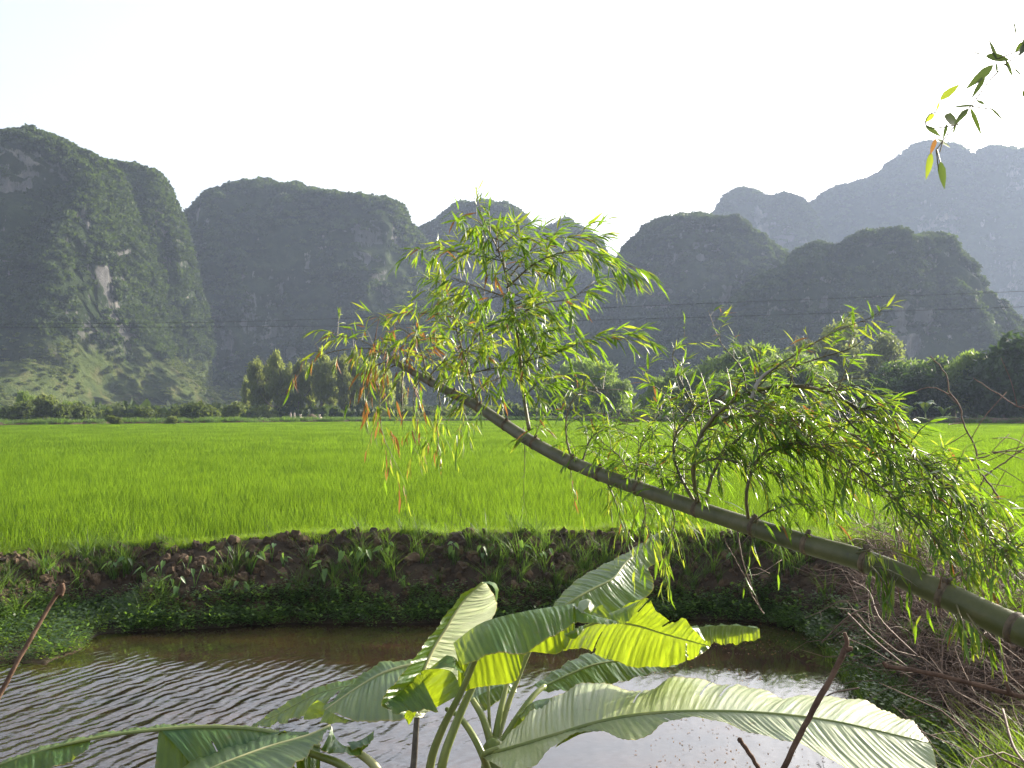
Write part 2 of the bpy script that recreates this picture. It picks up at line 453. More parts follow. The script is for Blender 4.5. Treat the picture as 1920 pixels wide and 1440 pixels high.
def axis(core0, core1, step, lo, hi, g=1.13):
    c = list(np.arange(core0, core1 + 1e-6, step)); s = step
    r = core1
    while r < hi: s *= g; r += s; c.append(min(r, hi))
    s = step; r = core0
    while r > lo: s *= g; r -= s; c.insert(0, max(r, lo))
    return np.unique(np.array(c))
gx_ = axis(-10.5, 9.5, .055, -1500, 1500)
gy_ = axis(4.5, 17.5, .055, -60, 2000)
X, Y = np.meshgrid(gx_, gy_)
Z = height(X.ravel(), Y.ravel())
nx, ny = len(gx_), len(gy_)
I = np.arange(nx * ny).reshape(ny, nx)
Q = np.stack([I[:-1, :-1], I[:-1, 1:], I[1:, 1:], I[1:, :-1]], -1).reshape(-1, 4)
ground = link(bpy.data.objects.new('ground', npmesh('ground', np.stack([X.ravel(), Y.ravel(), Z], 1), Q, [M['ground']], smooth=True)))
tag(ground, 'brown earth ground with the pond bank and flat paddy land', 'ground', kind='structure')

# pond water sheet
wx = np.linspace(-22, 6.5, 60); wy = np.linspace(5.0, 15.5, 30)
X, Y = np.meshgrid(wx, wy); I = np.arange(X.size).reshape(X.shape)
Q = np.stack([I[:-1, :-1], I[:-1, 1:], I[1:, 1:], I[1:, :-1]], -1).reshape(-1, 4)
water = link(bpy.data.objects.new('pond_water', npmesh('pond_water', np.stack([X.ravel(), Y.ravel(), np.full(X.size, WL)], 1), Q, [M['water']], smooth=True)))
tag(water, 'muddy brown pond water with diagonal ripples reflecting the pale sky', 'water', kind='structure')

# ------------------------------------------------------------------ scatter with geometry nodes
def source(mesh): return bpy.data.objects.new(mesh.name, mesh)
def scatter(name, P, scale, rz, meshes, label, cat, tilt=None, group=None, parent=None):
    P = np.asarray(P, np.float32); n = len(P)
    me = bpy.data.meshes.new(name); me.vertices.add(n); me.vertices.foreach_set('co', P.ravel())
    sc = np.asarray(scale, np.float32)
    if sc.ndim == 1: sc = np.repeat(sc[:, None], 3, 1)
    at_ = me.attributes.new('sc', 'FLOAT_VECTOR', 'POINT'); at_.data.foreach_set('vector', sc.ravel())
    R = np.zeros((n, 3), np.float32); R[:, 2] = rz
    if tilt is not None: R[:, :2] = tilt
    at_ = me.attributes.new('rt', 'FLOAT_VECTOR', 'POINT'); at_.data.foreach_set('vector', R.ravel())
    at_ = me.attributes.new('ix', 'INT', 'POINT'); at_.data.foreach_set('value', rng.integers(0, len(meshes), n).astype(np.int32))
    c = bpy.data.collections.new(name + '_sources')
    for q in meshes: c.objects.link(source(q))
    ng = bpy.data.node_groups.new(name, 'GeometryNodeTree')
    ng.interface.new_socket('Geometry', in_out='INPUT', socket_type='NodeSocketGeometry')
    ng.interface.new_socket('Geometry', in_out='OUTPUT', socket_type='NodeSocketGeometry')
    N = ng.nodes; gi = N.new('NodeGroupInput'); go = N.new('NodeGroupOutput')
    ip = N.new('GeometryNodeInstanceOnPoints'); ci = N.new('GeometryNodeCollectionInfo')
    ci.inputs['Collection'].default_value = c; ci.inputs['Separate Children'].default_value = True; ci.inputs['Reset Children'].default_value = True
    def na(nm, t):
        a1 = N.new('GeometryNodeInputNamedAttribute'); a1.data_type = t; a1.inputs['Name'].default_value = nm
        return a1.outputs[0]
    ip.inputs['Pick Instance'].default_value = True
    ng.links.new(gi.outputs[0], ip.inputs['Points']); ng.links.new(ci.outputs[0], ip.inputs['Instance'])
    ng.links.new(na('ix', 'INT'), ip.inputs['Instance Index']); ng.links.new(na('rt', 'FLOAT_VECTOR'), ip.inputs['Rotation'])
    ng.links.new(na('sc', 'FLOAT_VECTOR'), ip.inputs['Scale']); ng.links.new(ip.outputs[0], go.inputs[0])
    o = bpy.data.objects.new(name, me)
    md = o.modifiers.new('scatter', 'NODES'); md.node_group = ng
    link(o, parent)
    if parent is None: tag(o, label, cat, group, 'stuff')
    else: o['kind'] = 'stuff'
    return o

def blades(name, n, w, h, area, mat, bend=.35, segs=2, width=.008, circ=False, hv=.3, wind=(0, 0)):
    """a patch of upright bent blades"""
    V = []; Fq = []
    for k in range(n):
        if circ:
            r = area * math.sqrt(rnd.random()) * .5; t = rnd.uniform(0, 6.28); x, y = r * math.cos(t), r * math.sin(t)
        else: x, y = rnd.uniform(-area / 2, area / 2), rnd.uniform(-area / 2, area / 2)
        hh = h * rnd.uniform(1 - hv, 1 + hv * .5); az = rnd.uniform(0, 6.283); b = bend * hh * rnd.uniform(.2, 1.6)
        dx, dy = math.cos(az) * b + wind[0] * hh, math.sin(az) * b + wind[1] * hh
        wa = rnd.uniform(0, 6.283); sxx, syy = math.cos(wa) * width * .5, math.sin(wa) * width * .5
        b0 = len(V)
        for s_ in range(segs + 1):
            t = s_ / segs; ww = (1 - t ** 1.8) if s_ < segs else .08
            px_, py_ = x + dx * t * t, y + dy * t * t
            z_ = hh * (t - .12 * bend * t * t)
            V += [(px_ - sxx * ww, py_ - syy * ww, z_), (px_ + sxx * ww, py_ + syy * ww, z_)]
        for s_ in range(segs):
            i = b0 + 2 * s_; Fq.append((i, i + 1, i + 3, i + 2))
    return npmesh(name, V, Fq, [mat])

# rice
near_p = [blades('rice_tuft_patch', 75, 0, .36, .52, M['rice'], .3, 3, .011) for _ in range(5)]
mid_p = [blades('rice_mid_patch', 120, 0, .37, 1.05, M['rice'], .28, 2, .026) for _ in range(4)]
far_p = [blades('rice_far_patch', 220, 0, .37, 2.1, M['rice'], .25, 1, .06) for _ in range(4)]
def far_edge(x, y):
    """depth where the field ends, by direction"""
    px = 960 + F * x / y
    return np.interp(px, [-600, 0, 740, 1000, 1250, 1650, 2500], [100, 118, 158, 172, 150, 142, 120])
def ricepts(y0, y1, step):
    xs = np.arange(-.72 * y1, .72 * y1, step); ys = np.arange(y0, y1, step)
    X, Y = np.meshgrid(xs, ys); X = X.ravel() + rng.uniform(-.3, .3, X.size) * step; Y = Y.ravel() + rng.uniform(-.3, .3, Y.size) * step
    k = (np.abs(X) < .60 * Y + 2) & (Y < far_edge(X, Y)) & (Y >= y0) & (Y < y1); X, Y = X[k], Y[k]
    return X, Y
for nm, y0, y1, st, src, lab in (('rice', 8.5, 42, .45, near_p, 'bright green young rice plants filling the near half of the flooded paddy behind the bank'),
                            ('rice', 42, 95, .95, mid_p, 'bright green rice of the middle paddy, below the tip of the bamboo'),
                            ('rice', 95, 180, 1.9, far_p, 'bright green rice at the far edge of the paddy, in front of the trees')):
    X, Y = ricepts(y0, y1, st)
    if y0 < 20:
        sd_ = bsd(X, Y); k = (sd_ > 1.9 - .25 * sm((-3 - X) / 3) + .25 * perlin(np.stack([X, Y, 0 * X], 1) * 1.5)) & ~((X > 3.2) & (Y < 10.5)); X, Y = X[k], Y[k]
    hv = .9 + .30 * fbm(np.stack([X * .16, Y * .11, 0 * X], 1), 4, .6)
    sc = np.stack([np.ones(len(X)), np.ones(len(X)), hv], 1)
    scatter(nm, np.stack([X, Y, np.full(len(X), -.22)], 1), sc, rng.integers(0, 4, len(X)) * 1.5708, src, lab, 'rice')

# ------------------------------------------------------------------ mountains
def leaf_clump(name, n, size, leaf, mat, flat=1.0, seed=0):
    r = np.random.default_rng(seed)
    d = r.normal(size=(n, 3)); d /= np.linalg.norm(d, axis=1)[:, None]
    c = d * (r.random(n)[:, None] ** .35) * size
    c *= (1 + .35 * perlin(d * 1.7 + seed)[:, None]); c[:, 2] = np.abs(c[:, 2]) * flat
    a1 = r.normal(size=(n, 3)); a1 /= np.linalg.norm(a1, axis=1)[:, None]
    b1 = np.cross(a1, r.normal(size=(n, 3))); b1 /= np.linalg.norm(b1, axis=1)[:, None]
    l = leaf * r.uniform(.6, 1.3, n)[:, None]
    V = np.stack([c - a1 * l - b1 * l * .6, c + a1 * l - b1 * l * .6, c + a1 * l * .7 + b1 * l * .6, c - a1 * l * .7 + b1 * l * .6], 1).reshape(-1, 3)
    return npmesh(name, V, np.arange(4 * n).reshape(-1, 4), [mat])
clumps = [leaf_clump('scrub_clump', 90, 1.0, .24, M['scrub'], .9, k) for k in range(4)]
clumps_l = [leaf_clump('slope_clump', 90, 1.0, .24, M['scrub_light'], .8, k + 9) for k in range(4)]

def mountain(name, sky_px, D, depth, mat, label, step, talus=.2, seed=0, butt=1.0, scrub=8500, ssize=2.2, light_below=None):
    Px = [p[0] for p in sky_px]; Pz = [at(p[0], p[1], D).z for p in sky_px]
    Xs = [at(p[0], 700, D).x for p in sky_px]
    x = np.arange(min(Xs), max(Xs), step); H0 = np.interp(x, Xs, Pz)
    k = max(1, int(5 / step)); ker = np.hanning(2 * k + 3); ker /= ker.sum()
    H = np.convolve(np.pad(H0, k + 1, mode='edge'), ker, mode='valid')[:len(x)]
    H = H + (3.2 * fbm(np.stack([x / 17, 0 * x + seed, 0 * x + 7], 1), 4, .6)) * np.clip(H / 30, 0, 1) * min(2.2, D / 450)
    H = np.maximum(H, .5); Hm = H.max()
    nf = int(Hm * 1.25 / step) + 20; nb = 36
    s = np.linspace(0, 1, nf)
    XX, SS = np.meshgrid(x, s)
    HH = np.broadcast_to(H, XX.shape)
    tn = talus * (1 + .9 * fbm(np.stack([x / 60 + seed, 0 * x + 3, 0 * x], 1), 3))
    TT = np.broadcast_to(tn, XX.shape)
    a0 = .28
    z = np.where(SS < a0, TT * (SS / a0), TT + (.95 - TT) * ((SS - a0) / (.9 - a0)))
    z = np.where(SS > .9, .95 + .05 * np.sin((SS - .9) / .1 * math.pi / 2), z)
    yy = np.where(SS < a0, .58 * (SS / a0) ** .9, .58 + .26 * ((SS - a0) / (.9 - a0)) ** 1.3)
    yy = np.where(SS > .9, .84 + .16 * (SS - .9) / .1, yy)
    reach = depth * (H / Hm) ** .55; RR = np.broadcast_to(reach, XX.shape)
    Zf = z * HH; Yf = D - RR * (1 - yy)
    p = np.stack([XX.ravel() / 45 + seed * 3.1, Zf.ravel() / 110, np.full(XX.size, seed * 1.7)], 1)
    b = (1 - 2 * np.abs(fbm(p, 3))).reshape(XX.shape) - .6
    q = np.stack([XX.ravel(), Yf.ravel(), Zf.ravel()], 1)
    m2 = fbm(q / 20 + seed, 5, .65).reshape(XX.shape)
    ledge = fbm(np.stack([XX.ravel() / 70, Zf.ravel() / 13, np.full(XX.size, seed)], 1), 3).reshape(XX.shape)
    env = np.clip(SS / .12, 0, 1) * np.clip((1 - SS) / .06, 0, 1)
    cl = np.clip((SS - .15) / .2, 0, 1)
    sc = min(1, Hm / 110)
    Yf = Yf - env * (cl * (18 * butt * b + 6 * ledge) + 11 * m2) * sc
    Zf = Zf + env * 5 * m2 * sc + .9 * fbm(q / 5 + 4, 3).reshape(XX.shape) * np.clip(SS * 4, 0, 1)
    Zf = np.maximum(Zf, -.3)
    H1 = np.interp(x, Xs, Pz)                      # trim each column so that its skyline stands at the measured height
    top = ((Zf - EYE) / Yf).max(0); want = (H - EYE - min(2.0, .02 * Hm)) / D
    kk = np.clip(want / np.maximum(top, 1e-4), .7, 1.3); kk = np.convolve(np.pad(kk, 4, mode='edge'), np.ones(9) / 9, mode='valid')
    Zf = np.where(Zf > 0, Zf * kk[None, :], Zf)
    # back side
    sb = np.linspace(0, 1, nb)[1:]
    XB, SB = np.meshgrid(x, sb)
    Zb = np.broadcast_to(Zf[-1], XB.shape) * (1 - SB ** 1.5) - .3 * SB; Yb = D + RR[0] * .8 * SB
    Zb = np.maximum(Zb + 3.5 * fbm(np.stack([XB.ravel() / 11, Yb.ravel() / 11, Zb.ravel() / 11], 1), 4, .6).reshape(XB.shape) * np.clip(SB * 6, 0, 1) * np.clip(Zb / 10, 0, 1) * sc, -.3)
    V = np.stack([np.vstack([XX, XB]).ravel(), np.vstack([Yf, Yb]).ravel(), np.vstack([Zf, Zb]).ravel()], 1)
    V[:, 0] += (1.2 * perlin(V / 9.0) + 7 * fbm(V / 24 + 3, 4, .6) * np.clip(V[:, 2] / 15, 0, 1)) * sc * butt
    I = np.arange(len(V)).reshape(nf + nb - 1, len(x))
    Q = np.stack([I[:-1, :-1], I[:-1, 1:], I[1:, 1:], I[1:, :-1]], -1).reshape(-1, 4)
    o = link(bpy.data.objects.new(name, npmesh(name, V, Q, [mat], smooth=True)))
    tag(o, label, 'mountain', kind='structure')
    # scrub
    Qf = Q[:(nf + 22) * (len(x) - 1)]
    c_ = V[Qf].mean(1); ar = np.linalg.norm(np.cross(V[Qf[:, 2]] - V[Qf[:, 0]], V[Qf[:, 3]] - V[Qf[:, 1]]), axis=1)
    dens = np.clip(.36 + fbm(c_ * [1 / 26, 1 / 26, 1 / 60] + 50, 4, .6) * 2.0, .02, 1.2)
    row = np.arange(len(Qf)) // (len(x) - 1)
    dens = dens + np.where((row > nf * .86) & (row < nf + 3), .9, 0) + np.where(row > nf, .2, 0)
    w_ = ar * dens * (np.abs(c_[:, 0]) < c_[:, 1] * .58); w_ /= w_.sum()
    pick = rng.choice(len(Qf), scrub, p=w_); u_ = rng.random((scrub, 4)) + .05; u_ /= u_.sum(1)[:, None]
    PP = (V[Qf[pick]] * u_[:, :, None]).sum(1)
    return PP, ssize

A = mountain('mountain', [(-700, 560), (-500, 430), (-350, 360), (-200, 330), (-90, 300), (0, 268), (40, 248), (95, 238), (140, 258), (190, 296),
    (218, 330), (238, 390), (252, 450), (258, 520), (262, 590), (275, 615), (330, 662), (395, 718), (445, 778)], 400, 150, M['mt_near'],
    'tall steep peak at the left edge with pale rock streaks and a grassy foot slope', 1.5, .22, 1, 1.0)
B = mountain('mountain', [(60, 500), (120, 380), (185, 300), (240, 302), (300, 322), (316, 345), (322, 380), (332, 415), (346, 437), (353, 500), (365, 600), (390, 780)],
    455, 80, M['mt_near'], 'square green shoulder close behind the right side of the tallest left peak', 1.7, .2, 2, .8)
C = mountain('mountain', [(250, 780), (300, 620), (335, 500), (352, 440), (366, 405), (395, 368), (445, 342), (520, 336), (560, 350), (630, 358),
    (700, 368), (745, 376), (760, 402), (776, 430), (800, 470), (835, 570), (880, 780)], 590, 170, M['mt_mid'],
    'broad flat-topped dark mountain with faint rock patches left of the bamboo tip', 2.2, .2, 3, 1.1)
D_ = mountain('mountain', [(700, 780), (745, 560), (778, 440), (830, 405), (868, 380), (930, 378), (975, 392), (990, 420), (1000, 470), (1015, 560), (1050, 780)],
    740, 150, M['mt_mid'], 'rounded hazy peak directly behind the upper bamboo leaves', 2.8, .2, 4, .7)
D2 = mountain('mountain', [(950, 780), (975, 560), (990, 450), (1015, 425), (1060, 414), (1100, 428), (1124, 452), (1134, 490), (1142, 550), (1175, 700), (1200, 780)],
    800, 120, M['mt_mid'], 'small hazy rounded peak right behind the bamboo, ending in a steep gap', 2.8, .2, 5, .6)
E_ = mountain('mountain', [(1000, 780), (1050, 640), (1100, 565), (1140, 510), (1165, 478), (1195, 440), (1240, 407), (1290, 398), (1340, 404), (1378, 416),
    (1412, 442), (1460, 478), (1510, 530), (1580, 640), (1640, 780)], 620, 190, M['mt_mid'],
    'dark conical hill with rounded top just right of the centre gap', 2.2, .16, 6, 1.1)
F_ = mountain('mountain', [(1250, 780), (1310, 650), (1380, 556), (1435, 505), (1490, 492), (1500, 456), (1530, 453), (1575, 462), (1586, 436), (1640, 427), (1700, 440), (1756, 434),
    (1777, 466), (1812, 505), (1832, 545), (1848, 572), (1880, 608), (1925, 660), (1990, 780)], 500, 150, M['mt_near'],
    'dark craggy hill with a lumpy summit and pale rock scar at right', 1.8, .15, 7, 1.1)
G1 = mountain('mountain', [(1250, 780), (1310, 520), (1342, 402), (1360, 368), (1388, 352), (1432, 368), (1480, 364), (1508, 383), (1560, 470), (1650, 780)],
    1100, 200, M['mt_far'], 'pale misty double knoll between the two dark hills on the right', 4.5, .15, 8, .6)
G2 = mountain('mountain', [(1350, 780), (1440, 480), (1510, 392), (1555, 352), (1600, 344), (1642, 328), (1668, 308), (1700, 280), (1735, 264), (1775, 272),
    (1798, 298), (1812, 307), (1830, 284), (1862, 273), (1925, 285), (2050, 330), (2200, 380), (2350, 520), (2450, 780)], 1300, 330, M['mt_far'],
    'highest pale blue-grey misty mountain filling the upper right', 5, .15, 9, .8)
PA = []; PS = []
def take(r, n, s):
    P_, _ = r
    k = rng.permutation(len(P_))[:n]; PA.append(P_[k]); PS.append(s * rng.uniform(.5, 1.45, len(k)) * 1.0)
lows = []; lows_s = []
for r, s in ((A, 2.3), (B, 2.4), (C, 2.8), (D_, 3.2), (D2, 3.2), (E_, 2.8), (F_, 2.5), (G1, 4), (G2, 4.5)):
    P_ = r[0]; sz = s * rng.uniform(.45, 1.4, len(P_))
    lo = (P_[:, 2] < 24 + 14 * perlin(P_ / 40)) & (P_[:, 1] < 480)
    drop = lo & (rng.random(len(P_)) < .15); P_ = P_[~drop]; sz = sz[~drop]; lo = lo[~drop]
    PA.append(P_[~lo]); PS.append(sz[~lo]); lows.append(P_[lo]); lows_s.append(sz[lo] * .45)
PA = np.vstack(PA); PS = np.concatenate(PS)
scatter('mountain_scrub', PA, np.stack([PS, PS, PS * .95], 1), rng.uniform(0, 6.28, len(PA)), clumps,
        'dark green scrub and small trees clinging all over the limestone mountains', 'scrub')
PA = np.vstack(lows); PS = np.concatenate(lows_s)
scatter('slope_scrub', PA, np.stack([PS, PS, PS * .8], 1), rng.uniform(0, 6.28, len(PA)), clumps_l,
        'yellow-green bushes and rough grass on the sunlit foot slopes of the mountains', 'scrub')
# bushes along the mountain feet
n = 1500
px = rng.uniform(-500, 2200, n); dd = np.where(px < 1150, rng.uniform(185, 270, n), rng.uniform(205, 330, n))
X = (px - 960) / F * dd
PP = np.stack([X, dd, np.full(n, -.3)], 1); sz = rng.uniform(1.2, 3.3, n)
scatter('undergrowth', PP, np.stack([sz, sz, sz * rng.uniform(.8, 1.3, n)], 1), rng.uniform(0, 6.28, n), clumps_l + clumps,
        'mixed green bushes in a continuous band along the mountain feet', 'undergrowth')

# ------------------------------------------------------------------ dykes
def dyke(pts, w, h, label, mat, seed):
    P_ = spline([Vector((x, y, 0)) for x, y in pts], 160); V = []
    prof = [(-w, -.4), (-w * .6, h * .55), (-w * .3, h * .95), (w * .3, h), (w * .6, h * .5), (w, -.4)]
    for i, p in enumerate(P_):
        t = (P_[min(i + 1, 159)] - P_[max(i - 1, 0)]).normalized(); nrm = Vector((-t.y, t.x, 0))
        for o_, z_ in prof: V.append(p + nrm * o_ * -1 + Vector((0, 0, z_)))
    V = np.array([tuple(v) for v in V]); V[:, 2] += .18 * fbm(V / 1.7 + seed, 3); V[:, 1] += .25 * perlin(V / 2.3)
    I = np.arange(len(V)).reshape(160, 6)
    Q = np.stack([I[:-1, :-1], I[:-1, 1:], I[1:, 1:], I[1:, :-1]], -1).reshape(-1, 4)
    o = link(bpy.data.objects.new('earth_bank', npmesh('earth_bank', V, Q, [mat], smooth=True)))
    tag(o, label, 'dyke', kind='structure'); return P_
def P2(px, d): return ((px - 960) / F * d, d)
d1 = dyke([P2(-600, 101), P2(0, 119), P2(370, 138), P2(740, 159), P2(1000, 173)], 1.1, .34, 'low dark dyke along the far left edge of the paddy', M['soil'], 1)
d2 = dyke([P2(1000, 173), P2(1250, 152), P2(1650, 144), P2(2300, 124)], 1.3, .75, 'low dark dyke along the far right edge of the paddy, under the dark trees', M['soil'], 2)
gt = [blades('bank_tuft', 26, 0, .28, .22, M['grass'], .8, 3, .010, True) for _ in range(4)]
gl = [blades('long_tuft', 18, 0, .55, .18, M['grass'], .75, 4, .013, True) for _ in range(3)]
gb = [blades('bright_tuft', 30, 0, .22, .30, M['grass_bright'], .8, 3, .009, True) for _ in range(4)]
gbig = [blades('dyke_tuft', 60, 0, .6, 1.4, M['grass'], .8, 1, .07, True) for _ in range(3)]
pts = []
for dl in (d1, d2):
    for _ in range(700):
        p = dl[rnd.randrange(160)]; pts.append((p.x + rnd.uniform(-1.2, 1.2), p.y + rnd.uniform(-1.3, 1.3), rnd.uniform(.0, .35)))
pts = np.array(pts)
scatter('dyke_grass', pts, rng.uniform(.5, 1.2, len(pts)), rng.uniform(0, 6.28, len(pts)), gbig, 'rough grass growing along the dykes at the far edge of the paddy', 'grass')
# pale far paddy strip behind the left dyke
X, Y = np.meshgrid(np.arange(-140, 30, 2.0), np.arange(102, 182, 2.0)); X = X.ravel(); Y = Y.ravel()
fe = far_edge(X, Y); k = (Y > fe + 2.5) & (Y < fe + 22) & (np.abs(X) < .65 * Y); X, Y = X[k], Y[k]
scatter('rice', np.stack([X, Y, np.full(len(X), -.15)], 1), np.full(len(X), 1.0), rng.integers(0, 4, len(X)) * 1.57, far_p,
        'thin pale strip of rice beyond the far left dyke', 'rice')

# ------------------------------------------------------------------ bank cover
def bankpts(n, lo, hi, x0=-12, x1=9, y0=5, y1=18, front=True, raw=False):
    out = []
    while len(out) < n:
        m_ = n * 6
        X = rng.uniform(x0, x1, m_); Y = rng.uniform(y0, y1, m_); s_ = (shore_sd if raw else bsd)(X, Y)
        k = (s_ > lo) & (s_ < hi)
        if front: k &= (Y > 8.2) | (X > 2.8)
        out += list(zip(X[k], Y[k]))
    X, Y = np.array(out[:n]).T
    return np.stack([X, Y, height(X, Y)], 1)
def clod(name, seed):
    me = bpy.data.meshes.new(name); import bmesh
    b = bmesh.new(); bmesh.ops.create_icosphere(b, subdivisions=2, radius=1)
    co = np.array([v.co[:] for v in b.verts]); d = 1 + .6 * perlin(co * 1.3 + seed * 7) + .4 * perlin(co * 2.9 + seed); co = co
    for v, k in zip(b.verts, d): v.co *= k
    b.to_mesh(me); b.free(); me.materials.append(M['clod']); return me
clods = [clod('soil_clod', k) for k in range(6)]
P_ = bankpts(5200, .3, 1.5); keep = (P_[:, 1] > 9) | (rng.random(len(P_)) < .6); P_ = P_[keep]
sz = .016 + .075 * rng.random(len(P_)) ** 2.6
scatter('soil_clods', P_, np.stack([sz * 1.2, sz, sz * .85], 1), rng.uniform(0, 6.28, len(P_)), clods,
        'crumbly dark brown clods of dug earth covering the pond bank', 'soil', tilt=rng.uniform(-3, 3, (len(P_), 2)))
P_ = bankpts(1500, .2, 1.5, x1=4.6); nz_ = fbm(P_ / .9 + 3, 2); P_ = P_[(nz_ > .0) & (P_[:, 1] > 9.5)]
scatter('bank_grass', P_ - [0, 0, .02], rng.uniform(.35, 1.0, len(P_)), rng.uniform(0, 6.28, len(P_)), gt + gl,
        'dark green grass tufts growing over the shaded face of the far bank', 'grass')
P_ = bankpts(7200, 1.3, 2.5, x1=5.5); P_ = P_[(P_[:, 1] > 10)]
keep = rng.random(len(P_)) < np.clip(.75 + 1.2 * fbm(P_ / 1.5, 2), .1, 1) * np.where(bsd(P_[:, 0], P_[:, 1]) < 1.45, .3, 1); P_ = P_[keep]
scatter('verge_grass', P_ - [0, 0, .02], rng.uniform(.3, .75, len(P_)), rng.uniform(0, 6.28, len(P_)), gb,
        'short yellow-green grass on the rim between the bank and the rice', 'grass')
def herb_mesh(name, n, mat, seed):
    r = random.Random(seed); V = []; Fq = []
    for k in range(n):
        a_ = r.uniform(0, 6.28); l = r.uniform(.02, .045); R_ = .12 * math.sqrt(r.random()); h_ = r.uniform(.02, .16)
        c_ = Vector((math.cos(a_) * R_, math.sin(a_) * R_, h_)); d = Vector((math.cos(a_ + r.uniform(-1, 1)), math.sin(a_), r.uniform(-.3, .9))).normalized()
        s_ = d.cross(Vector((0, 0, 1))).normalized() * l * .42; b = len(V)
        V += [c_, c_ + d * l * .5 + s_, c_ + d * l, c_ + d * l * .5 - s_]; Fq.append((b, b + 1, b + 2, b + 3))
    return npmesh(name, V, Fq, [mat])
hm = [herb_mesh('herb_clump', 46, M['herb'], k) for k in range(4)]
P_ = bankpts(2600, -.10, .45); P_[:, 2] = np.maximum(P_[:, 2], WL)
P_ = P_[~((P_[:, 0] > 3.2) & (P_[:, 1] < 12.2) & (rng.random(len(P_)) < .75))]
pt = bankpts(420, -.05, 1.7, -9, -4.7, 10.3, 14.0, True, True); pt[:, 2] = np.maximum(pt[:, 2], WL)
P_ = np.vstack([P_, pt])
scatter('waterside_herbs', P_, rng.uniform(.5, 1.5, len(P_)), rng.uniform(0, 6.28, len(P_)), hm,
        'low leafy weeds in a band along the waterline of the pond', 'weeds')
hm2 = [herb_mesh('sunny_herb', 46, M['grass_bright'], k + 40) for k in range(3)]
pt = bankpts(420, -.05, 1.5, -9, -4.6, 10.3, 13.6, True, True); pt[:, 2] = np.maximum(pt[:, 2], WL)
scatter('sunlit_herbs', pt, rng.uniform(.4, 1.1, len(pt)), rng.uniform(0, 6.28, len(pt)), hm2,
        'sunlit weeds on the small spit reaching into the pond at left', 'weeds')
# bright sprigs at the right shore and long grass in the lower right corner
P_ = bankpts(230, -.12, .35, 2.8, 6.5, 7.4, 13.5); P_[:, 2] = np.maximum(P_[:, 2], WL)
scatter('shore_grass', P_, rng.uniform(.35, .8, len(P_)), rng.uniform(0, 6.28, len(P_)), gb + gt + gt, 'grass blades along the right shore of the pond below the dead brush', 'grass')
gr = [blades('corner_grass', 34, 0, .62, .3, M['grass_bright'], .7, 5, .014, True, .4) for _ in range(3)]
P_ = bankpts(120, .1, 1.6, 2.3, 3.9, 4.8, 7.4)
scatter('corner_grass', P_, rng.uniform(.45, 1.0, len(P_)), rng.uniform(0, 6.28, len(P_)), gr, 'long arching green grass in the lower right corner by the tip of the banana leaf', 'grass')
# floating litter
fl = []
V = [(-.5, -.3, 0), (.4, -.35, .03), (.6, .3, 0), (-.4, .35, .02)]
fl = [npmesh('litter_flake', V, [(0, 1, 2, 3)], [M['bamboo_leaf_dead']]), npmesh('litter_flake', V, [(0, 1, 2, 3)], [M['twig']])]
n = 1500; px_ = rng.normal(1330, 200, n); py_ = np.where(rng.random(n) < .6, rng.uniform(1165, 1230, n), rng.uniform(1240, 1440, n))
keep = (px_ > 700) & (px_ < 1750); P_ = np.array([tuple(on_plane(x, y, WL + .004)) for x, y in zip(px_[keep], py_[keep])])
P_ = P_[shore_sd(P_[:, 0], P_[:, 1]) < -.02]; P_ = P_[fbm(P_ * .9, 2) > -.15]
sz = rng.uniform(.004, .018, len(P_)); scatter('floating_litter', P_, np.stack([sz * 1.6, sz, sz], 1), rng.uniform(0, 6.28, len(P_)), fl,
        'specks of dead leaves and husks floating on the right part of the pond', 'litter')

# ------------------------------------------------------------------ taro plants on the bank
def taro_leaf(mb, base, dirv, up, L):
    d = dirv.normalized(); s = d.cross(up).normalized(); n_ = s.cross(d)
    out = [(-.25, .12), (-.12, .21), (.1, .26), (.38, .22), (.7, .11), (1.0, 0)]
    ctr = [base + d * L * t + n_ * (-.06 * L * (t * t)) for t, _ in out]
    vs = []
    for (t, w), c_ in zip(out, ctr):
        vs += [c_ + s * w * L + n_ * w * L * .3 - d * (.0), c_ * 1.0 + (d * .12 * L if t < -.2 else Vector()), c_ - s * w * L + n_ * w * L * .3]
    fs = []
    for i in range(5):
        b = 3 * i; fs += [(b, b + 1, b + 4, b + 3), (b + 1, b + 2, b + 5, b + 4)]
    mb.add(vs, fs)
def taro(pos, size, label, nl, lean=(0, -1)):
    t = empty('taro_plant', pos)
    tag(t, label, 'taro plant', 'taro plants on the far bank')
    for k in range(nl):
        a_ = rnd.uniform(-1.4, 1.4) - math.pi / 2; tilt = rnd.uniform(.15, .6)
        top = Vector((math.cos(a_) * tilt, math.sin(a_) * tilt, 1)) * size * rnd.uniform(.55, 1.1)
        mb = MB(); mb.tube(spline([(0, 0, -.03), top * .5 + Vector((0, 0, .03)), top], 5), [.006, .005, .0045, .004, .003], 4)
        st = mb.build('stem', M['taro'], t)
        ml = MB(); dd_ = Vector((math.cos(a_ + rnd.uniform(-.8, .8)), math.sin(a_ + rnd.uniform(-.8, .8)), rnd.uniform(-1.5, -.2)))
        taro_leaf(ml, top, dd_, Vector((rnd.uniform(-.5, .5), rnd.uniform(-.6, .3), 1)), size * rnd.uniform(.26, .5))
        ml.build('leaf', M['taro'], t)
adj = ['broad', 'narrow', 'drooping', 'upright', 'small', 'spreading']
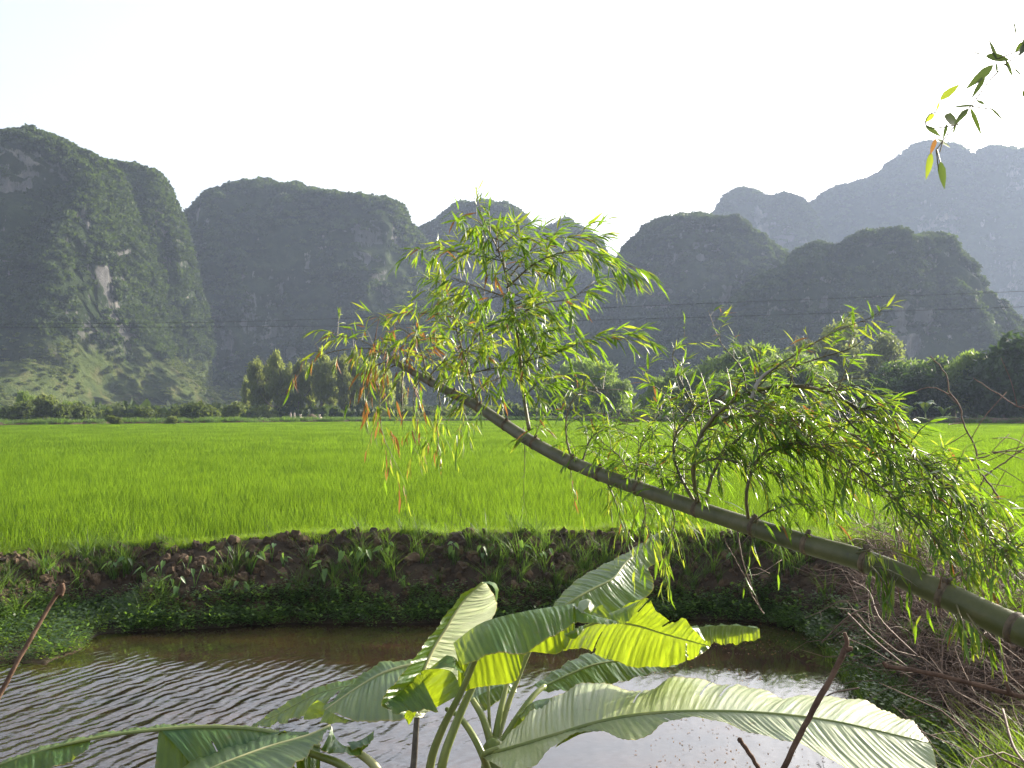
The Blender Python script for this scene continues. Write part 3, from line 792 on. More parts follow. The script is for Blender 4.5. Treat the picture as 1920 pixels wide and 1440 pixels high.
spots = [(105, 1065, 'left end of the far bank, topmost'), (215, 1075, 'far bank above the tip of the left stick'), (232, 1060, 'far bank just right of the left stick'),
    (270, 1085, 'left part of the bank face'), (300, 1060, 'left part of the bank, half way up'), (350, 1050, 'bank face near its upper rim, left third'),
    (365, 1075, 'bank face below the rim in the left third'), (400, 1045, 'rim of the bank, beside the pale grass'), (425, 1050, 'rim of the bank with pale lit stems'),
    (470, 1052, 'rim of the bank left of the lit patch'), (510, 1030, 'rim of the bank with one upright lit leaf'), (530, 1045, 'bank just below the upright lit leaf'),
    (545, 1090, 'dark middle of the bank'), (590, 1030, 'bare clods on the rim'), (610, 1080, 'bank face, shaded centre'), (655, 1055, 'bank face left of the white spotted leaf'),
    (680, 1050, 'shade near the white spotted leaf'), (725, 1045, 'bank, the one with the large pale leaf'), (850, 1030, 'brown clods on the rim right of the large pale leaf'),
    (905, 1040, 'rim above the upright banana leaf'), (930, 1028, 'rim with small bright leaf'), (975, 1035, 'rim above the folded banana leaf'), (1020, 1040, 'rim left of the rear banana leaf'),
    (1040, 1062, 'bank close beside the rear banana leaf'), (160, 1100, 'shaded lower bank at far left'), (330, 1105, 'shaded lower bank below the rim plants'),
    (455, 1100, 'lower bank in deep shade'), (640, 1108, 'lower bank above the lit waterline weeds'), (760, 1095, 'lower bank left of the cream banana leaf'), (1375, 1050, 'bank under the bamboo culm')]
for i, (x, y, s_) in enumerate(spots):
    best = min((Vector((at(x, y, d).x, d, 0)) for d in np.arange(11, 17, .1)), key=lambda p: abs(at(x, y + 22, p.y).z - hz(p.x, p.y)) )
    taro((best.x, best.y, hz(best.x, best.y)), rnd.uniform(.22, .36) * (1.35 if i == 17 else 1), '%s taro plant on the %s' % (adj[i % 6], s_), rnd.choice((2, 3, 4)))
for i, (x, y, s_) in enumerate(((1585, 975, 'leftmost'), (1630, 965, 'middle'), (1662, 962, 'rightmost'))):
    d = 14.6; taro((at(x, y, d).x, d, hz(at(x, y, d).x, d)), .42, '%s of three taro plants silhouetted on the rim under the bamboo leaves' % s_, 2)

# ------------------------------------------------------------------ trees
def crown_mesh(name, blobs, n, leaf, mat, droop=0.0, stretch=(1, 1), seed=1):
    r = np.random.default_rng(seed)
    vol = np.array([b[1][0] * b[1][1] + b[1][0] * b[1][2] for b in blobs]); ks = r.choice(len(blobs), n, p=vol / vol.sum())
    C_ = np.array([b[0] for b in blobs])[ks]; R_ = np.array([b[1] for b in blobs])[ks]
    d = r.normal(size=(n, 3)); d /= np.linalg.norm(d, axis=1)[:, None]
    rad = r.random(n) ** .4
    lump = 1 + .32 * perlin(d * 2.2 + C_) + .12 * perlin(d * 6 + C_)
    c = C_ + d * R_ * (rad * lump)[:, None]
    keep = fbm(c / (R_.mean() * .45) + seed * 5, 2) > -.22
    c = c[keep]; n = len(c)
    a1 = r.normal(size=(n, 3)); a1[:, 2] -= droop * 2; a1 /= np.linalg.norm(a1, axis=1)[:, None]
    b1 = np.cross(a1, r.normal(size=(n, 3))); b1 /= np.linalg.norm(b1, axis=1)[:, None]
    l = leaf * r.uniform(.6, 1.35, n)[:, None]
    A1 = a1 * l * stretch[0]; B1 = b1 * l * .55 * stretch[1]
    V = np.stack([c - A1, c + B1, c + A1, c - B1], 1).reshape(-1, 3)
    return npmesh(name, V, np.arange(4 * n).reshape(-1, 4), [mat])
def trunk_mesh(name, h, r, limbs, mat, seed):
    q = random.Random(seed); mb = MB(); P_ = [Vector((0, 0, -.4))]
    for i in range(1, 6): P_.append(Vector((q.uniform(-.04, .04) * h, q.uniform(-.04, .04) * h, h * i / 5)))
    mb.tube(P_, [r * (1 - .16 * i) for i in range(6)], 7)
    for k in range(limbs):
        t = q.uniform(.35, .95); b = P_[int(t * 5)]; a_ = q.uniform(0, 6.28); L_ = h * q.uniform(.25, .45)
        e_ = b + Vector((math.cos(a_) * L_ * .8, math.sin(a_) * L_ * .8, L_ * .8)); mb.tube([b, b.lerp(e_, .5) + Vector((0, 0, -.1 * L_)), e_], [r * .45, r * .3, r * .12], 5)
    return mb.mesh(name, [mat])
def variant(kind, seed):
    q = random.Random(seed * 31 + len(kind)); bl = []
    if kind == 'casuarina':      # slender feathery tree, height 1 unit = 10 m
        for i in range(10):
            z = 2.6 + i * .78; R_ = 1.7 * math.sin(math.pi * (i + 1.6) / 12) * q.uniform(.7, 1.15)
            bl.append(((q.uniform(-.5, .5), q.uniform(-.5, .5), z), (R_, R_, 1.0)))
        return (crown_mesh('crown', bl, 3600, .30, M['casuarina'], .9, (1.3, .55), seed), trunk_mesh('trunk', 8.5, .20, 5, M['bark'], seed))
    if kind == 'pale':
        for i in range(9):
            z = 3.2 + i * .78; R_ = 2.2 * math.sin(math.pi * (i + 2.2) / 12.5) * q.uniform(.8, 1.15)
            bl.append(((q.uniform(-.5, .5), q.uniform(-.5, .5), z), (R_, R_, 1.1)))
        return (crown_mesh('crown', bl, 4200, .30, M['tree_pale'], .3, (1, .8), seed), trunk_mesh('trunk', 7.5, .22, 5, M['bark'], seed))
    if kind == 'round':
        for i in range(13):
            a_ = q.uniform(0, 6.28); r_ = 2.9 * math.sqrt(q.random()); z = 3.0 + q.uniform(0, 5.2) * (1 - .1 * r_)
            bl.append(((math.cos(a_) * r_, math.sin(a_) * r_, z), (q.uniform(1.4, 2.2),) * 2 + (q.uniform(1.2, 1.9),)))
        return (crown_mesh('crown', bl, 6500, .34, M['tree_mid'], .5, (1.2, .6), seed), trunk_mesh('trunk', 5.5, .34, 7, M['bark'], seed))
    if kind == 'dark':
        for i in range(15):
            a_ = q.uniform(0, 6.28); r_ = 3.6 * math.sqrt(q.random()); z = 2.0 + q.uniform(0, 6.0) * (1 - .12 * r_)
            bl.append(((math.cos(a_) * r_, math.sin(a_) * r_, z), (q.uniform(1.5, 2.6),) * 2 + (q.uniform(1.2, 2.2),)))
        return (crown_mesh('crown', bl, 6500, .40, M['tree_dark'], .1, (1, .8), seed), trunk_mesh('trunk', 5.0, .36, 6, M['bark'], seed))
    if kind == 'bush':
        for i in range(7):
            a_ = q.uniform(0, 6.28); r_ = 1.0 * math.sqrt(q.random())
            bl.append(((math.cos(a_) * r_, math.sin(a_) * r_, .8 + q.random()), (.9, .9, .8)))
        return (crown_mesh('crown', bl, 1500, .22, M['scrub_light'], .2, (1, .8), seed), trunk_mesh('trunk', 1.2, .10, 4, M['bark'], seed))
VAR = {k: [variant(k, s_) for s_ in range(3)] for k in ('casuarina', 'pale', 'round', 'dark', 'bush')}
BASE_H = {'casuarina': 10.6, 'pale': 10.6, 'round': 9.6, 'dark': 9.6, 'bush': 2.6}
NAMES = {'casuarina': 'casuarina_tree', 'pale': 'eucalyptus_tree', 'round': 'round_tree', 'dark': 'dark_tree', 'bush': 'bush'}
def tree(kind, px, top, d, label, group, wide=1.0, base=-.2, cat='tree'):
    c_, t_ = VAR[kind][rnd.randrange(3)]
    h_ = at(px, top, d).z - base; s_ = h_ / BASE_H[kind]
    o = empty(NAMES[kind], (at(px, top, d).x, d, base), rnd.uniform(0, 6.28)); o.scale = (s_ * wide, s_ * wide, s_)
    tag(o, label, cat, group)
    link(bpy.data.objects.new('crown', c_), o); link(bpy.data.objects.new('trunk', t_), o)
ordn = ['first', 'second', 'third', 'fourth', 'fifth', 'sixth', 'seventh', 'eighth', 'ninth', 'tenth', 'eleventh', 'twelfth', 'thirteenth', 'fourteenth', 'fifteenth']
row = [(462, 705, 205), (482, 668, 200), (500, 678, 203), (520, 657, 198), (540, 680, 204), (560, 672, 199), (582, 682, 206), (604, 655, 200), (625, 672, 205),
       (645, 660, 199), (664, 655, 203), (684, 672, 198), (704, 680, 204), (726, 690, 200), (748, 700, 206)]
for i, (x, t, d) in enumerate(row):
    tree('casuarina', x, t, d, '%s feathery tree from the left in the tall row beyond the paddy' % ordn[i], 'tall row of feathery trees', rnd.uniform(.85, 1.15))
for i, (x, t, d, w_) in enumerate(((1080, 662, 190, 1.15), (1130, 672, 188, 1.05), (1160, 700, 186, .9), (1038, 690, 194, .9))):
    tree('round', x, t, d, ['tallest willowy round tree behind the bamboo, in the middle of the clump', 'round tree immediately right of the tallest willowy one',
        'lowest round tree at the right end of the willowy clump', 'small round tree at the left end of the willowy clump'][i], 'willowy clump behind the bamboo', w_)
for i, (x, t, d, w_) in enumerate(((1235, 700, 176, 1.0), (1275, 682, 172, 1.1), (1325, 672, 170, 1.1), (1375, 655, 168, 1.2), (1420, 628, 170, 1.2), (1475, 640, 172, 1.1), (1515, 665, 174, 1.1), (1345, 690, 160, 1.0), (1450, 700, 158, 1.1))):
    tree('round', x, t, d, '%s green tree from the left behind the large arching bamboo spray' % ordn[i], 'green trees behind the arching bamboo spray', w_)
for i, (x, t, d) in enumerate(((1500, 632, 205), (1535, 640, 210), (1572, 596, 205), (1590, 650, 200), (1612, 680, 206), (1655, 620, 208), (1640, 660, 204))):
    tree('pale', x, t, d, ['pale upright tree behind the green clump, left of the highest pale one', 'short pale tree just left of the highest pale one', 'highest pale upright tree, sunlit against the dark hill',
        'pale tree touching the highest one on its right', 'lowest pale tree, beside the first dark tree', 'rounded pale tree standing apart above the dark trees', 'slim pale tree left below the rounded pale one'][i], 'pale upright trees below the craggy hill', 1.1)
dk = [(1600, 705, 158, 1.0), (1640, 690, 156, 1.0), (1680, 664, 154, 1.1), (1715, 668, 152, 1.0), (1745, 652, 165, 1.1), (1785, 660, 160, 1.1), (1825, 650, 155, 1.0), (1850, 672, 150, 1.1),
      (1880, 640, 152, 1.1), (1910, 618, 150, 1.1), (1950, 600, 148, 1.2), (2000, 590, 150, 1.2), (2060, 600, 150, 1.2)]
for i, (x, t, d, w_) in enumerate(dk):
    kd = 'round' if i in (4, 6) else 'dark'
    tree(kd, x, t, d, ('%s tree from the left in the dark wood at the right edge of the paddy' % ordn[i]) if kd == 'dark' else
         ('lighter leafy tree rising among the dark wood, %s' % ('above the small banana plants' if i == 4 else 'nearer the right edge')), 'dark wood at the right edge of the paddy', w_)
for i, (x, t, d) in enumerate(((218, 776, 124), (318, 779, 127), (60, 735, 150), (115, 745, 150), (30, 750, 146), (370, 752, 158), (400, 756, 160), (340, 757, 162), (430, 750, 168), (265, 760, 155), (160, 752, 152))):
    tree('bush', x, t, d, ['yellow-green bush standing on the left dyke', 'darker bush on the left dyke, right of the yellow-green one', 'tall bushy shrub near the left edge at the mountain foot',
        'shrub beside the pale trunk at the mountain foot', 'shrub at the far left edge of the mountain foot', 'dark shrub below the end of the grassy slope', 'dark shrub just left of the tall feathery row',
        'low shrub on the strip behind the dyke', 'shrub touching the left end of the tall feathery row', 'shrub at the foot of the slope between the two dyke bushes', 'shrub at the slope foot near the small landslip'][i],
        'bushes below the left mountain', 1.2, -.2, 'bush')
tree('round', 48, 728, 155, 'light green small tree at the mountain foot, left edge', 'small trees at the mountain foot', .8)
tree('round', 88, 742, 152, 'small tree with a pale thin trunk at the mountain foot', 'small trees at the mountain foot', .8)
tree('round', 130, 745, 160, 'small bushy tree below the slope, right of the pale trunk', 'small trees at the mountain foot', .9)

# small banana plants at the edge of the dark wood
def far_banana(px, py, d, label, s_):
    t = empty('small_banana_plant', (at(px, py, d).x, d, -.2)); tag(t, label, 'banana plant', 'banana plants by the dark wood')
    mb = MB(); mb.tube([(0, 0, 0), (0.05, 0, .5 * s_), (0, 0, 1.0 * s_)], [.16, .13, .08], 6); mb.build('stem', M['petiole'], t)
    for k in range(7):
        a_ = k * .9 + rnd.random(); ml = MB(); L_ = rnd.uniform(1.6, 2.2) * s_
        c_ = [Vector((math.cos(a_) * L_ * t_ * .6, math.sin(a_) * L_ * t_ * .6, 1.0 * s_ + L_ * (1.7 * t_ - 1.25 * t_ * t_))) for t_ in (0, .2, .45, .7, 1)]
        s2 = Vector((-math.sin(a_), math.cos(a_), 0)); w_ = [.03, .22, .30, .26, .04]
        vs = []
        for c1_, ww in zip(c_, w_): vs += [c1_ - s2 * ww * s_ - Vector((0, 0, ww * .4)), c1_, c1_ + s2 * ww * s_ - Vector((0, 0, ww * .4))]
        ml.add(vs, [(3 * i + j, 3 * i + j + 1, 3 * i + j + 4, 3 * i + j + 3) for i in range(4) for j in range(2)], 0, [(i * .4, abs(j - 1) * .9) for i in range(5) for j in range(3)])
        ml.build('leaf', M['banana'], t)
far_banana(1735, 770, 141, 'small banana plant with pale drooping leaves before the dark wood', 1.6)
far_banana(1705, 772, 142, 'shorter banana plant left of the other one before the dark wood', 1.25)
far_banana(1768, 772, 143, 'thin banana plant right of the two others before the dark wood', 1.2)

# small mound with a low wall beyond the paddy
d = 178; t = empty('walled_mound', (at(584, 780, d).x, d, -.1)); tag(t, 'low pale walled grave mound under the feathery trees', 'grave')
mb = MB()
def box(mb, c_, s_, m_=0):
    x, y, z = c_; a_, b, c2 = s_[0] / 2, s_[1] / 2, s_[2] / 2
    vs = [(x + i * a_, y + j * b, z + k * c2) for i in (-1, 1) for j in (-1, 1) for k in (-1, 1)]
    mb.add(vs, [(0, 1, 3, 2), (4, 6, 7, 5), (0, 4, 5, 1), (2, 3, 7, 6), (0, 2, 6, 4), (1, 5, 7, 3)], m_)
m = NT('weathered_plaster'); m.L(m.ramp(m.noise(2, 5), [(.3, (.30, .24, .20)), (.7, (.50, .42, .36))]), m.p.inputs['Base Color']); m.p.inputs['Roughness'].default_value = .9; M['plaster'] = m.mat
box(mb, (0, -1.4, .35), (3.4, .2, .55)); box(mb, (-1.7, -.4, .38), (.2, 1.8, .6)); box(mb, (1.7, -.4, .38), (.2, 1.8, .6)); mb.build('low_wall', M['plaster'], t, False)
for sx_ in (-1.7, 1.7):
    mb = MB(); box(mb, (sx_, -1.45, .55), (.28, .28, 1.0)); box(mb, (sx_, -1.45, 1.1), (.38, .38, .1)); mb.build('post', M['plaster'], t, False)
mb = MB(); mb.tube([(0, 0, 0), (0, 0, .6), (0.1, 0, 1.0), (.1, 0, 1.25)], [1.5, 1.2, .7, .1], 9); mb.build('mound', M['clod'], t)
for i, x in enumerate((545, 552)):
    t = empty('grave_post', (at(x, 780, 180).x, 180, -.1)); tag(t, '%s of two slim white stone posts left of the walled mound' % ('left' if i == 0 else 'right'), 'post', 'two white stone posts')
    mb = MB(); box(mb, (0, 0, .6), (.26, .26, 1.2)); mb.build('shaft', M['plaster'], t, False)
    mb = MB(); mb.tube([(0, 0, 1.2), (0, 0, 1.34), (0, 0, 1.5)], [.2, .12, .02], 6); mb.build('cap', M['plaster'], t, False)

# ------------------------------------------------------------------ power lines
m = NT('cable'); m.p.inputs['Base Color'].default_value = (.03, .03, .035, 1); m.p.inputs['Roughness'].default_value = .6; M['cable'] = m.mat
for pts, lab in (([(-500, 614), (0, 614), (400, 613), (700, 610), (1000, 603), (1200, 598), (1500, 589), (1920, 575), (2400, 555)], 'lower of the two dark power lines crossing the valley'),
                 ([(-500, 611), (0, 608), (400, 604), (640, 597), (1000, 583), (1200, 574), (1500, 562), (1920, 546), (2400, 522)], 'upper of the two dark power lines crossing the valley')):
    mb = MB(); mb.tube(spline([at(x, y, 62) for x, y in pts], 60), .013, 5); tag(mb.build('power_line', M['cable']), lab, 'cable', 'power lines')

# ------------------------------------------------------------------ leaning bamboo
def cd(x):
    return 1.0 / (.161 + (x - 735) / 1185 * .1515)
def leaf_geo(w=.10, fold=.35, curl=.25):
    st = [(0, .10), (.10, .55), (.3, 1.0), (.6, .85), (.85, .38), (1.0, 0.02)]
    vs = []
    for t, k in st:
        z = -curl * t * t
        vs += [(t, -w * k * .5, z + fold * w * k * .5), (t, 0, z), (t, w * k * .5, z + fold * w * k * .5)]
    fs = [(3 * i + j, 3 * i + j + 1, 3 * i + j + 4, 3 * i + j + 3) for i in range(5) for j in range(2)]
    return vs, fs
LG = [leaf_geo(.125, .35, .08), leaf_geo(.15, .3, .22), leaf_geo(.115, .45, .35)]
LMATS = [M['bamboo_leaf'], M['bamboo_leaf_light'], M['bamboo_leaf_dead']]
LME = {}
for gi_, (vs, fs) in enumerate(LG):
    for mi in range(3):
        b = MB(); b.add(vs, fs); LME[gi_, mi] = b.mesh('leaf', [LMATS[mi]])
def leaf_matrix(p, d, L, nrm):
    d = d.normalized(); s = nrm.cross(d)
    if s.length < 1e-3: s = Vector((1, 0, 0)).cross(d)
    s.normalize(); n_ = d.cross(s)
    return Matrix(((d.x * L, s.x * L, n_.x * L, p.x), (d.y * L, s.y * L, n_.y * L, p.y), (d.z * L, s.z * L, n_.z * L, p.z), (0, 0, 0, 1)))
class Leaves:
    def __init__(s): s.items = []
    def add(s, p, d, L, mi):
        nrm = (Vector((0, 0, 1)) + runit() * .8).normalized(); L *= .87
        s.items.append((leaf_matrix(p, d, L, nrm), rnd.randrange(3), mi, L / max(p.y, 1)))
    def flush(s, parent, maxobj=290):
        s.items.sort(key=lambda q: -q[3])
        for mt, g, mi, _ in s.items[:maxobj]:
            o = bpy.data.objects.new('leaf', LME[g, mi]); link(o, parent); o.matrix_local = parent.matrix_world.inverted() @ mt if False else mt
        if len(s.items) > maxobj:
            mb = MB()
            for mt, g, mi, _ in s.items[maxobj:]:
                vs, fs = LG[g]; mb.add([mt @ Vector(v) for v in vs], fs, mi)
            o = mb.build('foliage', LMATS, parent); o['kind'] = 'stuff'

bam = empty('leaning_bamboo', (0, 0, 0))
tag(bam, 'leaning cut bamboo culm with leafy branches slanting over the pond', 'bamboo')
cpts = [(2700, 1480, 2.35), (2300, 1335, 2.72), (1925, 1187), (1760, 1110), (1625, 1053), (1515, 1021), (1405, 986), (1310, 955), (1190, 913), (1075, 869), (1000, 830),
        (945, 795), (895, 762), (850, 738), (800, 712), (735, 675)]
cw = [64, 61, 57, 50, 43, 38, 34, 31, 27, 25, 23, 21, 19, 17, 15, 10]
CP = []; CR = []
for q, w_ in zip(cpts, cw):
    d = q[2] if len(q) == 3 else cd(q[0]); CP.append(at(q[0], q[1], d)); CR.append(w_ / 2 / F * d)
# foot of the culm runs down into the right bank outside the frame
foot = CP[0] + (CP[0] - CP[1]).normalized() * .9; foot.z = CP[0].z - .55; CP.insert(0, foot); CR.insert(0, CR[0] * 1.05)
n = 120; SP = spline(CP, n)
acc = [0]
for i in range(1, len(CP)): acc.append(acc[-1] + (CP[i] - CP[i - 1]).length)
RR_ = [float(np.interp(acc[-1] * i / (n - 1), acc, CR)) for i in range(n)]
mb = MB(); mb.tube(SP, RR_, 18); mb.build('culm', M['culm'], bam)
nodes_px = [(2180, 1290), (1893, 1172), (1758, 1109), (1625, 1053), (1513, 1020), (1405, 986), (1305, 953), (1190, 913), (1130, 890), (1075, 869), (1000, 830), (945, 795), (895, 762), (850, 738), (812, 718), (775, 698)]
def culm_near(px, py):
    return min(range(n), key=lambda i: (SP[i] - at(px, py, SP[i].y)).length)
for k, (x, y) in enumerate(nodes_px):
    i = min(max(culm_near(x, y), 1), n - 2); p = SP[i]; t = (SP[i + 1] - SP[i - 1]).normalized(); r = RR_[i]
    mb = MB(); mb.tube([p - t * .010, p - t * .004, p + t * .004, p + t * .010], [r * 1.01, r * 1.10, r * 1.08, r * 1.01], 18)
    mb.tube([p - t * .016, p - t * .011], [r * 1.012, r * 1.012], 18)
    mb.build('node_ring', M['node'], bam)
    if k > 1:
        mb = MB(); u = (Vector((0, -.3, 1)) - t * t.dot(Vector((0, -.3, 1)))).normalized()
        for _ in range(5):
            dd_ = (u + runit() * .7).normalized(); mb.tube([p + u * r * .8, p + u * r + dd_ * r * .25, p + u * r + dd_ * r * .55], [r * .28, r * .2, r * .1], 5)
        mb.build('branch_stub', M['node'], bam)

LV = Leaves()
DOWN = Vector((0, 0, -1))
def palette(p):
    r = rnd.random()
    return 2 if r < p[1] else (1 if r < p[0] + p[1] else 0)
def branch(pts, r0, ntw, bias=(0, 0, 0), tw=(.10, .27), nl=(5, 8), ll=(.075, .125), grav=.5, pal=(.22, .02), t0=.1, spread=.9, parent=bam, lv=None, jit=.05, mat='btwig', leafbias=(0, 0, 0)):
    lv = lv or LV
    P_ = spline([at(*q) if isinstance(q, tuple) else q for q in pts], 22)
    mb = MB(); mb.tube(P_, [r0 * (1 - .8 * i / 21) for i in range(22)], 6)
    bias = Vector(bias); lb = Vector(leafbias)
    ntw = int(ntw * (1.8 if 4.98 < P_[-1].y < 5.55 else 1.2))
    for k in range(ntw):
        t = t0 + (1 - t0) * (k + rnd.random()) / ntw; i = min(int(t * 21), 20); b = P_[i].lerp(P_[i + 1], t * 21 - i)
        tg = (P_[i + 1] - P_[i]).normalized(); d = (tg * .45 + runit() * spread + bias).normalized(); L = rnd.uniform(*tw)
        m1 = b + d * L * .5 + DOWN * L * .04 * grav; e_ = b + d * L + DOWN * L * .28 * grav
        mb.tube([b, m1, e_], [r0 * .32, r0 * .2, r0 * .1], 4, 0, False)
        n_ = rnd.randint(*nl); td = (e_ - m1).normalized()
        for j in range(n_):
            u = .25 + .75 * (j + 1) / n_; q = b.lerp(m1, u * 2) if u < .5 else m1.lerp(e_, u * 2 - 1)
            side = td.cross(runit()).normalized()
            ld = (td * .9 + side * (.55 if j < n_ - 1 else .1) + DOWN * .55 * grav + lb + runit() * .18).normalized()
            lv.add(q, ld, rnd.uniform(*ll) * (.75 + .5 * rnd.random()), palette(pal))
    mb.build('branch', M[mat], parent); return P_
def q(x, y, o=0.0): return (x, y, cd(x) + o)
# upper crown
GU = dict(grav=.4, spread=.85, bias=(.28, 0, -.12), tw=(.08, .19), ll=(.075, .125), leafbias=(.3, -.1, -.1))
branch([q(992, 805), (982, 740, 5.35), (972, 640, 5.3), (958, 560, 5.25), (938, 480, 5.2), (902, 405, 5.2)], .011, 26, t0=.36, **GU)
branch([(950, 540, 5.2), (1010, 490, 5.1), (1090, 470, 5.0), (1185, 500, 5.0)], .006, 22, **GU)
branch([(955, 520, 5.3), (1010, 455, 5.4), (1060, 445, 5.4), (1120, 452, 5.4)], .005, 16, **GU)
branch([(945, 490, 5.2), (900, 480, 5.3), (840, 470, 5.4), (775, 466, 5.5)], .004, 15, tw=(.08, .2), nl=(4, 6), pal=(.3, .03))
branch([(920, 440, 5.2), (890, 410, 5.3), (860, 412, 5.3)], .004, 9, **GU)
branch([(930, 470, 5.2), (975, 430, 5.1), (985, 425, 5.1)], .004, 8, **GU)
branch([(962, 600, 5.3), (1010, 570, 5.1), (1070, 560, 5.0), (1110, 530, 5.0)], .005, 14, **GU)
branch([(975, 680, 5.35), (1040, 662, 5.2), (1100, 640, 5.1), (1205, 632, 5.0)], .005, 13, t0=.3, nl=(4, 7), **{**GU, 'bias': (.3, 0, .1), 'tw': (.06, .15)})
branch([(978, 690, 5.3), (1000, 660, 5.2), (1030, 610, 5.2)], .005, 9, **GU)
branch([(955, 570, 5.3), (990, 600, 5.1), (1010, 640, 5.1)], .004, 12, **GU)
branch([(958, 560, 5.3), (900, 540, 5.3), (850, 520, 5.4)], .005, 14, pal=(.4, .04), grav=.6)
branch([(982, 745, 5.3), (1005, 720, 5.2), (1030, 700, 5.2)], .004, 7, **GU)
# middle crown
branch([q(897, 765), (880, 700, 5.6), (862, 640, 5.5), (848, 580, 5.5), (838, 530, 5.5)], .009, 24, t0=.25, pal=(.5, .06), grav=.6, bias=(.1, 0, 0))
branch([(872, 660, 5.5), (905, 620, 5.4), (940, 600, 5.4)], .005, 14, pal=(.4, .05))
branch([(858, 620, 5.5), (810, 590, 5.6), (760, 590, 5.7)], .005, 14, pal=(.45, .08))
branch([(880, 700, 5.5), (940, 690, 5.4), (1000, 700, 5.3)], .005, 12, pal=(.3, .02))
branch([q(895, 762), (900, 730, 5.4), (950, 700, 5.3)], .005, 8, pal=(.3, .04))
# tip
branch([q(800, 712), (790, 660, 5.9), (760, 620, 6.0), (720, 610, 6.1)], .006, 18, pal=(.45, .12), grav=.7)
branch([q(770, 695), (720, 660, 6.1), (680, 640, 6.2), (640, 630, 6.3), (612, 632, 6.3)], .005, 17, tw=(.1, .22), pal=(.5, .15), grav=.8)
branch([q(740, 678), (700, 655, 6.2), (650, 655, 6.3), (600, 668, 6.3), (545, 705, 6.4)], .0045, 9, tw=(.05, .16), nl=(2, 5), pal=(.5, .25), grav=1)
branch([q(745, 682), (722, 700, 6.1), (712, 760, 6.1), (720, 820, 6.1), (748, 880, 6.1)], .004, 17, tw=(.05, .18), nl=(3, 6), pal=(.3, .45), grav=2.2, leafbias=(0, 0, -.5))
branch([q(735, 676), (700, 690, 6.2), (690, 730, 6.2), (700, 770, 6.2)], .004, 12, tw=(.05, .16), nl=(3, 6), pal=(.3, .45), grav=2.2, leafbias=(0, 0, -.5))
branch([q(790, 708), (775, 740, 6.0), (780, 790, 6.0), (775, 850, 6.0)], .004, 13, tw=(.06, .18), nl=(3, 6), pal=(.4, .3), grav=2, leafbias=(0, 0, -.3))
branch([q(820, 722), (825, 760, 5.9), (820, 800, 5.9), (825, 850, 5.9)], .004, 11, tw=(.06, .18), nl=(3, 6), pal=(.4, .15), grav=1.8, leafbias=(0, 0, -.3))
branch([q(865, 745), (872, 780, 5.7), (862, 815, 5.7)], .004, 8, tw=(.06, .18), nl=(3, 6), pal=(.3, .1), grav=1.8)
branch([q(800, 712), (830, 680, 5.8), (880, 660, 5.7)], .005, 15, pal=(.5, .08))
branch([q(760, 690), (770, 650, 6.0), (800, 630, 6.0)], .005, 15, pal=(.5, .18))
branch([q(752, 686), (740, 660, 6.0), (715, 640, 6.0)], .004, 12, pal=(.4, .3), grav=1)
branch([q(755, 688), (754, 740, 6.0), (755, 806, 6.0)], .007, 0)
branch([(702, 650, 6.1), (706, 620, 6.1), (713, 585, 6.1)], .005, 0, mat='twig')
branch([(600, 665, 6.3), (594, 650, 6.3), (590, 640, 6.3)], .003, 0, mat='twig')
# along the middle of the culm
GM = dict(grav=.7, bias=(.1, 0, .15), pal=(.22, .015), ll=(.055, .10))
branch([q(1000, 830), (1010, 800, 5.1), (1020, 795, 5.1)], .004, 6, tw=(.05, .12), nl=(3, 5), **{**GM, 'pal': (.2, .1)})
branch([q(1075, 869), (1062, 820, 4.9), (1065, 770, 4.9), (1090, 735, 4.9), (1150, 730, 4.9)], .006, 24, tw=(.08, .2), **GM)
branch([q(1090, 872), (1110, 820, 4.9), (1150, 800, 4.8), (1190, 790, 4.8)], .006, 24, tw=(.08, .2), **GM)
branch([q(1190, 913), (1165, 860, 4.7), (1130, 830, 4.7)], .006, 22, tw=(.08, .2), **GM)
branch([q(1190, 913), (1200, 840, 4.6), (1220, 800, 4.6), (1240, 770, 4.6)], .006, 24, tw=(.08, .22), **GM)
branch([q(1250, 930), (1230, 880, 4.5), (1195, 870, 4.5)], .006, 20, tw=(.08, .2), **GM)
branch([q(1130, 890), (1150, 930, 4.7), (1165, 980, 4.7)], .005, 12, tw=(.06, .16), nl=(4, 6), **{**GM, 'grav': 1.8})
branch([q(1200, 915), (1210, 960, 4.5), (1200, 1000, 4.5)], .005, 15, tw=(.06, .18), nl=(4, 6), **{**GM, 'grav': 1.8})
branch([q(1250, 935), (1265, 975, 4.4), (1250, 1030, 4.4), (1245, 1085, 4.4)], .004, 14, tw=(.04, .11), nl=(3, 5), ll=(.05, .08), pal=(.4, .02), grav=2)
branch([q(1240, 930), (1280, 900, 4.4), (1290, 860, 4.4)], .006, 22, tw=(.1, .22), **GM)
# big arching spray
GA = dict(grav=.8, bias=(.25, -.05, .25), pal=(.20, .02), ll=(.060, .105), leafbias=(.3, -.1, .05))
branch([q(1310, 955), (1300, 870, 4.2), (1330, 790, 4.15), (1410, 735, 4.1), (1510, 725, 4.0), (1600, 760, 3.9), (1690, 830, 3.8), (1770, 910, 3.7), (1840, 990, 3.6), (1890, 1060, 3.5)], .011, 84, t0=.12, **GA)
branch([q(1320, 958), (1340, 880, 4.3), (1400, 810, 4.25), (1490, 780, 4.2), (1590, 810, 4.1), (1680, 880, 4.0), (1760, 960, 3.9), (1820, 1010, 3.8), (1870, 1070, 3.6)], .009, 76, t0=.12, **GA)
branch([q(1405, 986), (1400, 920, 4.0), (1430, 850, 4.0), (1510, 830, 3.9), (1600, 870, 3.8), (1690, 950, 3.7), (1750, 1010, 3.6)], .008, 56, t0=.2, **GA)
